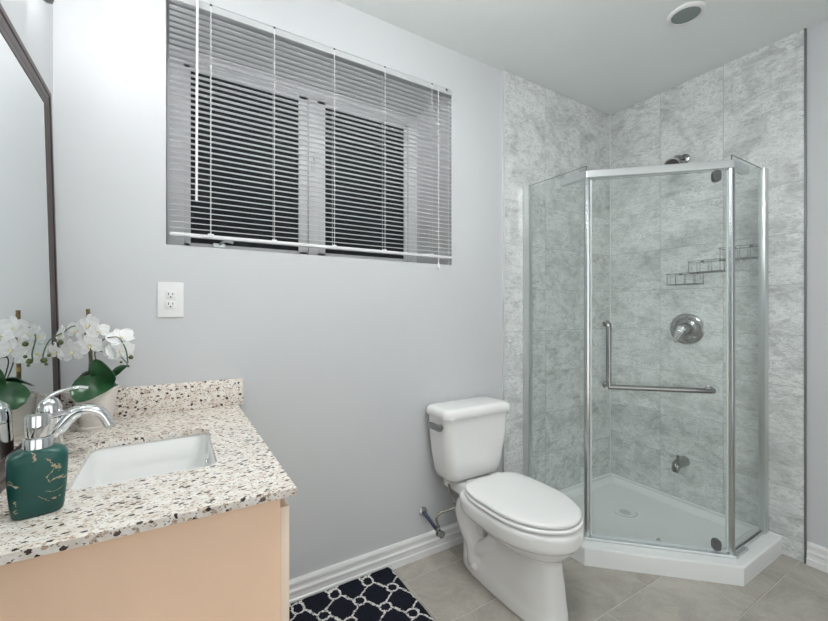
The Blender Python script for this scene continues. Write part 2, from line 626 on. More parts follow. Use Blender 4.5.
def rrect(cx, cy, hx, hy, r, z, n=6):
    """rounded rectangle ring"""
    pts = []
    for k, (sx, sy) in enumerate(((1, 1), (-1, 1), (-1, -1), (1, -1))):
        for i in range(n + 1):
            a = k * PI / 2 + i / n * PI / 2
            pts.append(Vector((cx + sx * (hx - r) + r * math.cos(a), cy + sy * (hy - r) + r * math.sin(a), z)))
    return pts


# ------------------------------------------------------------------ floor
def brick_tiles():
    """one mesh: bevelled floor tiles with recessed grout lines"""
    L, W, g = 0.595, 0.2865, 0.0022
    X0, Y0 = 1.48, 0.6695
    mb = MB()
    lay = mb.bm.faces.layers.float.new('tile')
    k = 0
    for r in range(-8, 5):
        ya, yb = Y0 + r * W + g, Y0 + (r + 1) * W - g
        sh = 0 if r % 2 == 0 else 0.3
        for c in range(-5, 4):
            xa, xb = X0 + sh + c * L + g, X0 + sh + (c + 1) * L - g
            xa2, xb2 = max(xa, XL), min(xb, XR); ya2, yb2 = max(ya, YF), min(yb, YB)
            if xb2 - xa2 < 0.01 or yb2 - ya2 < 0.01:
                continue
            b = 0.0012
            n0 = len(mb.bm.faces)
            mb.loft([[Vector((x, y, -0.004)) for x, y in ((xa2, ya2), (xb2, ya2), (xb2, yb2), (xa2, yb2))],
                     [Vector((x, y, -b)) for x, y in ((xa2, ya2), (xb2, ya2), (xb2, yb2), (xa2, yb2))],
                     [Vector((x, y, 0)) for x, y in ((xa2 + b, ya2 + b), (xb2 - b, ya2 + b), (xb2 - b, yb2 - b), (xa2 + b, yb2 - b))]], cap0=False)
            mb.bm.faces.ensure_lookup_table()
            k += 1
            rv = random.random()
            for f in mb.bm.faces[n0:]:
                f[lay] = rv
                f.material_index = 0
    n0 = len(mb.bm.faces)
    mb.box((XL, YF, -0.06), (XR, YB, -0.0012))
    mb.bm.faces.ensure_lookup_table()
    for f in mb.bm.faces[n0:]:
        f.material_index = 1
    o = mb.build('floor', [MAT['floor_tile'], MAT['grout_floor']], smooth=0)
    tag(o, kind='structure')


brick_tiles()

tag(MB().box((XL - 0.2, YF - 0.2, ZC), (XR + 0.2, YB + 0.5, ZC + 0.1)).build('ceiling', MAT['ceiling_paint'], smooth=0), kind='structure')

# window opening in the back wall
WX0, WX1, WZ0, WZ1 = -0.018, 1.228, H + 0.232, H + 1.132
WD = 0.42
mb = MB()
mb.box((XL - 0.2, YB, 0), (WX0, YB + WD, ZC))
mb.box((WX1, YB, 0), (XR + 0.2, YB + WD, ZC))
mb.box((WX0, YB, 0), (WX1, YB + WD, WZ0))
mb.box((WX0, YB, WZ1), (WX1, YB + WD, ZC))
tag(mb.build('wall_back', MAT['wall_paint'], smooth=0), kind='structure')
tag(MB().box((XL - 0.2, YF - 0.2, 0), (XL, YB, ZC)).build('wall_left', MAT['wall_paint'], smooth=0), kind='structure')
tag(MB().box((XR, YF - 0.2, 0), (XR + 0.2, YB, ZC)).build('wall_right', MAT['wall_paint'], smooth=0), kind='structure')
mb = MB()
mb.box((XL, YF - 0.1, 0), (-0.22, YF, ZC)).box((1.72, YF - 0.1, 0), (XR, YF, ZC)).box((-0.22, YF - 0.1, 2.40), (1.72, YF, ZC))
tag(mb.build('wall_front', MAT['wall_paint'], smooth=0), kind='structure')


# ------------------------------------------------------------------ shower wall tiles
def tile_wall(name, axis, us, zs, plane, back):
    """tiles between the u and z lines; axis 'x': back wall (u = X), 'y': right wall (u = Y)"""
    mb = MB()
    lay = mb.bm.faces.layers.float.new('tile')
    g, b = 0.0011, 0.0009

    def P(u, z, d):
        return Vector((u, plane + d, z)) if axis == 'x' else Vector((plane + d, u, z))
    for i in range(len(us) - 1):
        for j in range(len(zs) - 1):
            u0, u1, z0, z1 = us[i] + g, us[i + 1] - g, zs[j] + g, zs[j + 1] - g
            n0 = len(mb.bm.faces)
            q = lambda e: ((u0 + e, z0 + e), (u1 - e, z0 + e), (u1 - e, z1 - e), (u0 + e, z1 - e))
            mb.loft([[P(u, z, 0.006) for u, z in q(0)], [P(u, z, b) for u, z in q(0)], [P(u, z, 0) for u, z in q(b)]], cap0=False)
            mb.bm.faces.ensure_lookup_table()
            rv = random.random()
            for f in mb.bm.faces[n0:]:
                f[lay] = rv
    n0 = len(mb.bm.faces)
    a, c = P(us[0], zs[0], 0.0012), P(us[-1], zs[-1], back)
    mb.box([min(a[k], c[k]) for k in range(3)], [max(a[k], c[k]) for k in range(3)])
    mb.bm.faces.ensure_lookup_table()
    for f in mb.bm.faces[n0:]:
        f.material_index = 1
    tag(mb.build(name, [MAT['marble'], MAT['grout_wall']], smooth=0), kind='structure')


ZT = [0.0, H - 1.11, H - 0.865, H - 0.617, H - 0.369, H - 0.121, H + 0.127, H + 0.375, H + 0.623, ZC]
tile_wall('wall_shower_back', 'x', [1.588, 1.921, 2.248, TX], ZT, TY, 0.012)
tile_wall('wall_shower_right', 'y', [0.654, 0.98, 1.309, TY], ZT, TX, 0.012)
tag(MB().box((1.580, TY - 0.003, 0), (1.588, YB, ZC), 0.001).build('trim_1', MAT['trim_light']), kind='structure')
tag(MB().box((TX - 0.003, 0.648, 0), (XR, 0.654, ZC), 0.001).build('trim_2', MAT['trim_dark']), kind='structure')
tag(MB().box((TX - 0.004, TY - 0.004, 0.08), (TX, TY, ZC)).build('trim_3', MAT['grout_white']), kind='structure')

BB = [(0, 0), (0.019, 0), (0.019, 0.030), (0.0145, 0.034), (0.0135, 0.052), (0.0175, 0.056), (0.0175, 0.064), (0.012, 0.070),
      (0.0105, 0.080), (0.0135, 0.084), (0.0135, 0.096), (0.009, 0.104), (0.0, 0.106)]
tag(MB().sweep(BB, ((1.580, YB, 0), (0.21, YB, 0))).build('baseboard_back', MAT['trim_white'], smooth=25), kind='structure')
tag(MB().sweep(BB, ((XR, YF, 0), (XR, 0.645, 0))).build('baseboard_right', MAT['trim_white'], smooth=25), kind='structure')
tag(MB().sweep(BB, ((XL, 0.80, 0), (XL, YF, 0))).build('baseboard_left', MAT['trim_white'], smooth=25), kind='structure')

# unseen doorway behind the camera, opened wide for the added fill light
mb = MB()
mb.box((-0.29, YF, 0), (-0.22, YF + 0.02, 2.47), 0.003).box((1.72, YF, 0), (1.79, YF + 0.02, 2.47), 0.003).box((-0.22, YF, 2.40), (1.72, YF + 0.02, 2.47), 0.003)
tag(mb.build('door_1', MAT['trim_white']), kind='structure')


# white faces added in the window recess to bounce light and brighten it
mb = MB()
mb.box((WX1 - 0.004, YB + 0.02, WZ0), (WX1, YB + 0.331, WZ1))
mb.box((WX0, YB + 0.02, WZ0), (WX1 - 0.004, YB + 0.331, WZ0 + 0.004))
tag(mb.build('trim_bounce_recess', MAT['bounce_lining'], smooth=0), kind='structure')


# ------------------------------------------------------------------ window
def window():
    win = empty('window_1', (0.6, YB + 0.33, WZ0), kind='structure')
    Y = YB + 0.332
    mb = MB()
    f = 0.05
    mb.box((WX0, Y, WZ0), (WX0 + 0.062, Y + 0.07, WZ1), 0.003)
    mb.box((WX1 - 0.062, Y, WZ0), (WX1, Y + 0.07, WZ1), 0.003)
    mb.box((WX0 + 0.062, Y, WZ0), (WX1 - 0.062, Y + 0.07, WZ0 + 0.045), 0.003)
    mb.box((WX0 + 0.062, Y, WZ1 - 0.05), (WX1 - 0.062, Y + 0.07, WZ1), 0.003)
    mb.box((0.585, Y - 0.004, WZ0 + 0.045), (0.632, Y + 0.07, WZ1 - 0.05), 0.003)
    mb.build('window_frame', MAT['vinyl'], win)
    for x0, x1 in ((WX0 + 0.062, 0.585), (0.632, WX1 - 0.062)):
        s = MB()
        z0, z1 = WZ0 + 0.045, WZ1 - 0.05
        w, b = 0.036, 0.022
        y0, y1 = Y + 0.012, Y + 0.055
        s.box((x0, y0, z0), (x0 + (0.026 if x0 < 0.1 else 0.045), y1, z1), 0.004)
        s.box((x1 - (0.045 if x0 < 0.1 else 0.02), y0, z0), (x1, y1, z1), 0.004)
        s.box((x0, y0, z0), (x1, y1, z0 + 0.02), 0.004)
        s.box((x0, y0, z1 - 0.03), (x1, y1, z1), 0.004)
        so = s.build('sash', MAT['vinyl'], win)
        MB().box((x0 + 0.01, Y + 0.040, z0 + 0.01), (x1 - 0.01, Y + 0.046, z1 - 0.01)).build('pane', MAT['window_glass'], so, smooth=0)
        MB().box((x0 + 0.01, Y + 0.022, z0 + 0.01), (x1 - 0.01, Y + 0.0235, z1 - 0.01)).build('insect_screen', MAT['screen_mesh'], so, smooth=0)
    # casement crank at the bottom left, cam lock on the mullion, label on the lower frame
    mb = MB()
    mb.box((0.155, Y - 0.022, WZ0 + 0.046), (0.205, Y + 0.002, WZ0 + 0.066), 0.004)
    mb.tube([(0.18, Y - 0.018, WZ0 + 0.06), (0.20, Y - 0.03, WZ0 + 0.075), (0.235, Y - 0.03, WZ0 + 0.072)], 0.006, smooth=4)
    mb.build('crank', MAT['satin_chrome'], win)
    mb = MB()
    mb.box((0.594, Y - 0.014, H + 0.70), (0.622, Y - 0.004, H + 0.78), 0.004)
    mb.box((0.602, Y - 0.034, H + 0.735), (0.614, Y - 0.012, H + 0.775), 0.004)
    mb.build('sash_lock', MAT['white_plastic'], win)
    MB().box((0.44, Y - 0.001, WZ0 + 0.040), (0.50, Y, WZ0 + 0.046)).build('sticker', MAT['sticker'], win, smooth=0)


window()


# ------------------------------------------------------------------ venetian blind
def blind():
    X0, X1 = -0.008, 1.220
    YC = YB - 0.004
    ZT_, ZR = H + 1.120, H + 0.272
    root = empty('venetian_blind', (0.6, YC, ZR), 'white aluminium venetian blind hanging in the dark window', 'window blind')
    mb = MB()
    mb.box((X0, YC - 0.0125, ZT_ - 0.026), (X1, YC + 0.0125, ZT_), 0.002)
    hr = mb.build('headrail', MAT['headrail'], root)
    pitch = 0.0205
    n = int((ZT_ - 0.032 - ZR - 0.012) / pitch)
    tilt = math.radians(6.5)
    me = None
    for i in range(n):
        z = ZR + 0.022 + i * pitch
        if me is None:
            m2 = MB()
            prof = []
            for k in range(7):
                t = -1 + 2 * k / 6
                prof.append((t * 0.0122, 0.0022 * (1 - t * t)))
            ring = [(y, zz + 0.00022) for y, zz in prof] + [(y, zz - 0.00022) for y, zz in reversed(prof)]
            ct, st = math.cos(tilt), math.sin(tilt)
            ring = [(y * ct - zz * st, y * st + zz * ct) for y, zz in ring]
            off = Vector((0.6, YC, ZR))
            m2.loft([[Vector((x, YC + y, ZR + zz)) for y, zz in ring] for x in (X0, X1)])
            o = m2.build('slat', MAT['slat'], root, smooth=30)
            me = o.data
            o.location = (0, 0, z - ZR)
        else:
            o = bpy.data.objects.new('slat', me)
            COL.objects.link(o)
            o.parent = root
            o.location = (0, 0, z - ZR)
    MB().box((X0, YC - 0.0125, ZR - 0.008), (X1, YC + 0.0125, ZR + 0.005), 0.004).build('bottom_rail', MAT['blind'], root)
    # ladder cords with their rail clips
    def xa(px, z):
        d = (px - 414) / 398.0
        vx, vy = FWD.x + d * RGT.x, FWD.y + d * RGT.y
        return (YC - 0.013) * vx / vy
    for px in (211, 274.5, 334.5, 385, 432):
        x = xa(px, 0)
        mb = MB()
        mb.tube([(x, YC - 0.0135, ZT_ - 0.004), (x, YC - 0.0135, ZR + 0.002)], 0.0011, 6)
        mb.tube([(x, YC + 0.0135, ZT_ - 0.02), (x, YC + 0.0135, ZR + 0.002)], 0.0009, 6)
        c = mb.build('ladder_cord', MAT['cord'], root)
        MB().box((x - 0.010, YC - 0.0138, ZR - 0.003), (x + 0.010, YC - 0.009, ZR + 0.009), 0.002).build('rail_clip', MAT['blind'], c)
        MB().tube([(x, YC - 0.013, ZT_ - 0.004), (x, YC - 0.017, ZT_ - 0.001)], 0.004, 10).build('cord_guide', MAT['dark_metal'], c)
    # tilt wand
    x = xa(197.5, 0)
    w = MB().tube([(x - 0.001, YC - 0.026, ZT_ - 0.012), (x - 0.004, YC - 0.03, H + 0.39)], 0.0042, 8).build('tilt_wand', MAT['white_plastic'], root)
    MB().tube([(x, YC - 0.012, ZT_ - 0.012), (x, YC - 0.026, ZT_ - 0.010)], 0.0025, 8).build('wand_hook', MAT['dark_metal'], w)
    # lift cord with tassel
    x = xa(437.5, 0)
    lc = MB().tube([(x, YC - 0.014, ZT_ - 0.006), (x, YC - 0.022, ZT_ - 0.05), (x, YC - 0.022, H + 0.235)], 0.0016, 8).build('lift_cord', MAT['cord'], root)
    MB().lathe((x, YC - 0.022, H + 0.205), [(0.0035, 0), (0.008, 0.004), (0.007, 0.02), (0.0025, 0.033)], 16).build('tassel', MAT['white_plastic'], lc)
    x = xa(446.5, 0)
    MB().box((x - 0.004, YC - 0.017, ZT_ - 0.012), (x + 0.004, YC - 0.011, ZT_ - 0.002), 0.001).build('end_lock', MAT['dark_metal'], hr)


blind()


# ------------------------------------------------------------------ wall outlet
def outlet():
    x0, x1, z0, z1 = -0.044, 0.036, H - 0.024, H + 0.100
    r = empty('wall_outlet', (-0.004, YB, H - 0.024), 'white duplex outlet on the wall below the window blind', 'power outlet')
    MB().box((x0, YB - 0.006, z0), (x1, YB, z1), 0.003).build('cover_plate', MAT['white_plastic'], r)
    MB().box((x0 + 0.0225, YB - 0.0075, z0 + 0.028), (x1 - 0.0225, YB - 0.004, z1 - 0.028), 0.001).build('insert', MAT['trim_white'], r)
    for zc in (z0 + 0.045, z0 + 0.079):
        f = MB().box((-0.004 - 0.0155, YB - 0.009, zc - 0.0135), (-0.004 + 0.0155, YB - 0.005, zc + 0.0135), 0.003).build('receptacle', MAT['white_plastic'], r)
        m = MB()
        for dx, hh in ((-0.0064, 0.0045), (0.0064, 0.0037)):
            m.box((-0.004 + dx - 0.0011, YB - 0.0094, zc + 0.003 - hh), (-0.004 + dx + 0.0011, YB - 0.0086, zc + 0.003 + hh))
        m.lathe((-0.004, YB - 0.0094, zc - 0.0075), [(0.0026, 0), (0.0026, 0.0008)], 12, (0, 1, 0))
        m.build('slots', MAT['dark_hole'], f, smooth=0)
    for zc in (z0 + 0.012, z1 - 0.012):
        MB().lathe((-0.004, YB - 0.0072, zc), [(0.003, 0), (0.003, 0.002)], 14, (0, 1, 0)).build('screw', MAT['trim_white'], r)


outlet()

# ------------------------------------------------------------------ lamps
def recessed_light():
    c = (1.987, 0.900, ZC)
    r = empty('recessed_light', c, 'round white recessed spot light in the ceiling above the shower, switched off', 'ceiling light')
    MB().lathe((c[0], c[1], ZC - 0.010), [(0.056, 0.004), (0.058, 0.0), (0.066, 0.0), (0.073, 0.006), (0.074, 0.010)], 56, cap0=False, cap1=False).build('trim_ring', MAT['trim_white'], r, smooth=60)
    MB().lathe((c[0], c[1], ZC - 0.007), [(0.057, 0.005), (0.057, 0.002), (0.038, 0.0), (0.0, -0.001)], 56, cap0=True, cap1=False).build('lens', MAT['lens'], r, smooth=60)


recessed_light()


def vanity_light():
    r = empty('vanity_light', (XL, 1.2, H + 0.9), 'lit bathroom vanity light on the left wall above the mirror', 'wall lamp')
    MB().box((XL, 0.82, H + 0.86), (XL + 0.02, 1.42, H + 0.94), 0.006).build('back_plate', MAT['fixture_grey'], r)
    for y in (0.91, 1.12, 1.33):
        x = -0.266
        a = MB().tube([(XL + 0.018, y, H + 0.89), (XL + 0.035, y, H + 0.87), (x, y, H + 0.842), (x, y, H + 0.835)], 0.007, 10, smooth=4).build('arm', MAT['fixture_grey'], r)
        cup = MB().lathe((x, y, H + 0.772), [(0.002, 0), (0.010, 0.004), (0.012, 0.012), (0.008, 0.022), (0.018, 0.034), (0.026, 0.060), (0.026, 0.068)], 28).build('cup', MAT['fixture_grey'], r)
        MB().lathe((x, y, H + 0.840), [(0.026, 0), (0.036, 0.02), (0.043, 0.06), (0.046, 0.12), (0.044, 0.125), (0.02, 0.127)], 28).build('lamp_shade', MAT['vanity_glow'], r)


vanity_light()


def fill_ceiling_lamp():  # lamp added to light the room from above, never in view
    c = (0.75, 0.62)
    r = empty('fill_ceiling_lamp', (c[0], c[1], ZC), 'added round drum fill lamp under the ceiling, out of view', 'ceiling light')
    MB().lathe((c[0], c[1], ZC - 0.10), [(0.05, 0.0), (0.05, 0.085), (0.075, 0.09), (0.075, 0.10)], 40).build('base', MAT['satin_chrome'], r)
    MB().lathe((c[0], c[1], ZC - 0.19), [(0.02, 0.0), (0.14, 0.004), (0.165, 0.02), (0.165, 0.085), (0.14, 0.092), (0.04, 0.094)], 48).build('diffuser', MAT['fill_lamp_glow'], r)


fill_ceiling_lamp()


# ------------------------------------------------------------------ vanity
CT = H - 0.355                                 # worktop height
CX1, CY0 = 0.215, 0.808                        # front and near edges of the worktop


def vanity():
    r = empty('vanity_cabinet', (-0.06, 1.23, 0), 'cream bathroom vanity cabinet standing below the speckled granite worktop', 'cabinet')
    y0, y1 = CY0 + 0.022, YB
    z1 = CT - 0.0168
    mb = MB()
    mb.box((XL + 0.002, y0, 0.0), (0.188, y0 + 0.018, z1), 0.001)
    mb.box((XL + 0.002, y1 - 0.02, 0.0), (0.188, y1 - 0.002, z1), 0.001)
    mb.box((XL + 0.002, y0 + 0.018, 0.09), (0.188, y1 - 0.018, 0.108))
    mb.box((XL + 0.002, y0 + 0.018, 0.108), (XL + 0.010, y1 - 0.018, z1 - 0.25))
    mb.box((0.168, y0 + 0.018, z1 - 0.045), (0.188, y1 - 0.018, z1))
    mb.build('carcass', MAT['cabinet'], r)
    MB().box((0.12, y0 + 0.018, 0), (0.135, y1 - 0.018, 0.09)).build('toe_kick', MAT['cabinet'], r)
    ym = (y0 + y1) / 2
    for a, b, hy in ((y0 + 0.003, ym - 0.0015, ym - 0.04), (ym + 0.0015, y1 - 0.022, ym + 0.04)):
        d = MB().box((0.1885, a, 0.10), (0.2065, b, CT - 0.046), 0.0015).build('door', MAT['cabinet_edge'], r)
        MB().box((0.2065, a + 0.05, 0.16), (0.2085, b - 0.05, CT - 0.10), 0.001).build('door_panel', MAT['cabinet_edge'], d)
        MB().tube([(0.206, hy, 0.60), (0.232, hy, 0.605), (0.232, hy, 0.715), (0.206, hy, 0.72)], 0.005, 10).build('handle', MAT['satin_chrome'], d)


vanity()

SX0, SX1, SY0, SY1 = -0.180, 0.091, 1.020, 1.356       # sink cut-out


def worktop():
    r = empty('granite_worktop', (-0.05, 1.22, CT), 'speckled white granite vanity worktop with a backsplash and sink cut-out', 'countertop')
    cx, cy = (SX0 + SX1) / 2, (SY0 + SY1) / 2
    hx, hy = (SX1 - SX0) / 2, (SY1 - SY0) / 2
    inner = rrect(cx, cy, hx, hy, 0.030, CT, 8)
    ox0, ox1, oy0, oy1 = XL, CX1, CY0, YB
    outer = []
    for p in inner:
        dx, dy = p.x - cx, p.y - cy
        # keep side points on the matching side of the slab
        tx = ((ox1 - cx) if dx > 0 else (cx - ox0)) / max(1e-6, abs(dx))
        ty = ((oy1 - cy) if dy > 0 else (cy - oy0)) / max(1e-6, abs(dy))
        t = min(tx, ty)
        outer.append(Vector((cx + dx * t, cy + dy * t, CT)))
    for c in ((ox1, oy1), (ox0, oy1), (ox0, oy0), (ox1, oy0)):
        j = min(range(len(outer)), key=lambda k: (outer[k].x - c[0]) ** 2 + (outer[k].y - c[1]) ** 2)
        outer[j] = Vector((c[0], c[1], CT))
    th, b = 0.0165, 0.002
    dz = lambda pts, z: [Vector((p.x, p.y, CT + z)) for p in pts]

    def inset(pts, e):
        return [Vector((min(max(p.x, ox0 + 0), ox1 - e), min(max(p.y, oy0 + e), oy1), CT)) for p in pts]
    mb = MB()
    mb.loft([dz(inner, -th), dz(inner, -b * 0.5), dz([Vector((cx + (p.x - cx) * 1.004, cy + (p.y - cy) * 1.004, 0)) for p in inner], 0),
             dz(inset(outer, b), 0), dz(outer, -b), dz(outer, -th), dz(inner, -th)], cap0=False, cap1=False)
    mb.build('slab', MAT['granite'], r, smooth=20)
    MB().box((XL, YB - 0.02, CT + 0.0002), (0.232, YB, CT + 0.098), 0.0015).build('backsplash', MAT['granite'], r)


worktop()


def sink():
    cx, cy = (SX0 + SX1) / 2, (SY0 + SY1) / 2
    hx, hy = (SX1 - SX0) / 2, (SY1 - SY0) / 2
    r = empty('undermount_sink', (cx, cy, CT - 0.16), 'rectangular white ceramic undermount sink set in the granite worktop', 'sink')
    zt = CT - 0.0170
    rings = []
    for hx_, hy_, rr, z in ((hx + 0.022, hy + 0.022, 0.04, zt - 0.012), (hx + 0.022, hy + 0.022, 0.04, zt), (hx + 0.004, hy + 0.004, 0.034, zt), (hx + 0.001, hy + 0.001, 0.034, zt - 0.006),
                            (hx - 0.006, hy - 0.006, 0.038, zt - 0.06), (hx - 0.016, hy - 0.018, 0.05, zt - 0.105),
                            (hx - 0.04, hy - 0.045, 0.05, zt - 0.122), (0.05, 0.06, 0.03, zt - 0.128), (0.024, 0.024, 0.0239, zt - 0.131)):
        rings.append(rrect(cx, cy, hx_, hy_, rr, z, 8))
    under = []
    for hx_, hy_, rr, z in ((0.03, 0.03, 0.0299, zt - 0.145), (hx - 0.03, hy - 0.035, 0.05, zt - 0.134), (hx + 0.004, hy + 0.004, 0.045, zt - 0.06), (hx + 0.010, hy + 0.010, 0.04, zt - 0.012)):
        under.append(rrect(cx, cy, hx_, hy_, rr, z, 8))
    mb = MB()
    mb.loft(rings + under + [rings[0]], cap0=False, cap1=False)
    mb.build('basin', MAT['ceramic'], r, smooth=50)
    MB().lathe((cx, cy, zt - 0.1315), [(0.026, 0), (0.026, 0.0025), (0.020, 0.003), (0.018, 0.0015), (0.0, 0.0015)], 32, cap1=False).build('drain', MAT['chrome'], r)
    # overflow on the wall of the basin facing the tap
    ov = MB().lathe((SX1 - 0.0070, cy + 0.040, zt - 0.034), [(0.015, 0.0), (0.015, -0.0032), (0.0105, -0.0036), (0.010, -0.0012)], 28, (1, 0, 0)).build('overflow_ring', MAT['chrome'], r)
    MB().lathe((SX1 - 0.0075, cy + 0.040, zt - 0.034), [(0.010, 0.0), (0.010, -0.002)], 24, (1, 0, 0)).build('overflow_hole', MAT['dark_hole'], ov)


sink()


def faucet():
    x, y, z = -0.247, 1.25, CT
    r = empty('chrome_faucet', (x, y, z), 'chrome single lever faucet on the worktop behind the sink', 'faucet')
    MB().lathe((x, y, z), [(0.031, 0), (0.031, 0.006), (0.026, 0.012), (0.0235, 0.03), (0.0235, 0.085), (0.024, 0.104)], 40).build('body', MAT['chrome'], r, smooth=50)
    MB().lathe((x, y, z + 0.1055), [(0.0235, 0), (0.024, 0.004), (0.0235, 0.020), (0.021, 0.032), (0.015, 0.041), (0.006, 0.045)], 40).build('lever_hub', MAT['chrome'], r, smooth=60)
    mb = MB()
    mb.tube([(x, y, z + 0.055), (x + 0.018, y, z + 0.078), (x + 0.045, y, z + 0.108), (x + 0.075, y, z + 0.112), (x + 0.098, y, z + 0.099), (x + 0.113, y, z + 0.070)],
            [0.023, 0.023, 0.021, 0.0185, 0.0165, 0.0155], 20, smooth=6, flat=0.75)
    s = mb.build('spout', MAT['chrome'], r, smooth=60)
    MB().lathe((x + 0.113, y, z + 0.071), [(0.0125, 0), (0.0105, 0.007), (0.008, 0.0085)], 20, (0.45, 0, -0.89)).build('aerator', MAT['satin_chrome'], s)
    mb = MB()
    mb.tube([(x - 0.014, y, z + 0.138), (x + 0.005, y, z + 0.155), (x + 0.030, y, z + 0.166), (x + 0.052, y, z + 0.169), (x + 0.072, y, z + 0.166)],
            [0.013, 0.012, 0.010, 0.0085, 0.0075], 16, smooth=6, flat=0.45)
    mb.build('lever', MAT['chrome'], r, smooth=60)


faucet()


def soap():
    d = 0.70
    p = at(38, 500, d)
    cx, cy, z = p.x, p.y, CT
    r = empty('soap_dispenser', (cx, cy, z), 'teal ceramic soap dispenser with gold veins on the granite worktop', 'soap dispenser')
    view = Vector((cx, cy, 0)).normalized()
    u = Vector((view.y, -view.x, 0))             # across the view
    n = 48

    def ring(hw, hd, zz, e):
        pts = []
        for i in range(n):
            a = 2 * PI * i / n
            c, s = math.cos(a), math.sin(a)
            q = u * (hw * math.copysign(abs(c) ** e, c)) + view * (hd * math.copysign(abs(s) ** e, s))
            pts.append(Vector((cx + q.x, cy + q.y, z + zz)))
        return pts
    prof = [(0.030, 0.018, 0.0, .62), (0.0335, 0.021, 0.003, .62), (0.0355, 0.023, 0.012, .62), (0.0380, 0.025, 0.04, .62), (0.0398, 0.026, 0.07, .62), (0.0405, 0.0265, 0.094, .62),
            (0.040, 0.0265, 0.102, .62), (0.037, 0.025, 0.108, .7), (0.028, 0.023, 0.1135, .85), (0.022, 0.021, 0.1155, 1.0), (0.019, 0.019, 0.1158, 1.0)]
    mb = MB()
    mb.loft([ring(*q) for q in prof])
    mb.build('bottle', MAT['teal'], r, smooth=50)
    c = MB().lathe((cx, cy, z + 0.1155), [(0.0205, 0), (0.0205, 0.016), (0.0195, 0.0175), (0.010, 0.018)], 36).build('collar', MAT['chrome'], r)
    pm = MB().lathe((cx, cy, z + 0.1335), [(0.0165, 0), (0.0165, 0.003), (0.0172, 0.004), (0.0172, 0.037), (0.0160, 0.0395), (0.0, 0.040)], 36, cap1=False).build('pump_head', MAT['chrome'], r)
    dn = Vector((0.50, 0.86, 0))
    b = Vector((cx, cy, z + 0.163))
    MB().tube([b + dn * 0.012, b + dn * 0.05, b + dn * 0.066 + Vector((0, 0, -0.004))], [0.0048, 0.0042, 0.0038], 12).build('nozzle', MAT['chrome'], pm)


soap()


# ------------------------------------------------------------------ leaning mirror
def mirror():
    # the mirror stands on the worktop and its top edge rests on the left wall
    y0, y1 = 0.42, 1.576
    ht, lean, th = 1.003, 0.025, 0.0115
    base = Vector((XL + lean + th * 0.2, 0, CT))
    r = empty('leaning_mirror', (base.x, 1.0, CT), 'large mirror in a dark mahogany frame leaning on the left wall', 'mirror')
    ang = math.asin(lean / ht)
    up = Vector((-math.sin(ang), 0, math.cos(ang)))
    out = Vector((math.cos(ang), 0, math.sin(ang)))
    o0 = Vector((XL + lean, 0, CT + 0.0005))

    def W(y, h, d):
        return o0 + up * h + out * d + Vector((0, y, 0))
    fw = 0.056
    # moulded frame profile: (inset from the outer edge, height above the back)
    prof = [(0, 0), (0, th * 0.8), (0.006, th), (0.018, th), (0.022, th * 0.78), (0.030, th * 0.86), (0.042, th * 0.62), (0.046, th * 0.66), (fw, th * 0.5), (fw, 0)]
    rings = []
    for ins, dd in prof:
        rings.append([W(y0 + ins, ins, dd), W(y1 - ins, ins, dd), W(y1 - ins, ht - ins, dd), W(y0 + ins, ht - ins, dd)])
    mb = MB()
    mb.loft(rings + [rings[0]], cap0=False, cap1=False)
    mb.build('frame', MAT['frame_wood'], r, smooth=20)
    mb = MB()
    e = fw - 0.004
    mb.loft([[W(y0 + e, e, dd), W(y1 - e, e, dd), W(y1 - e, ht - e, dd), W(y0 + e, ht - e, dd)] for dd in (th * 0.15, th * 0.42)])
    mb.build('mirror_glass', MAT['mirror'], r, smooth=0)


mirror()


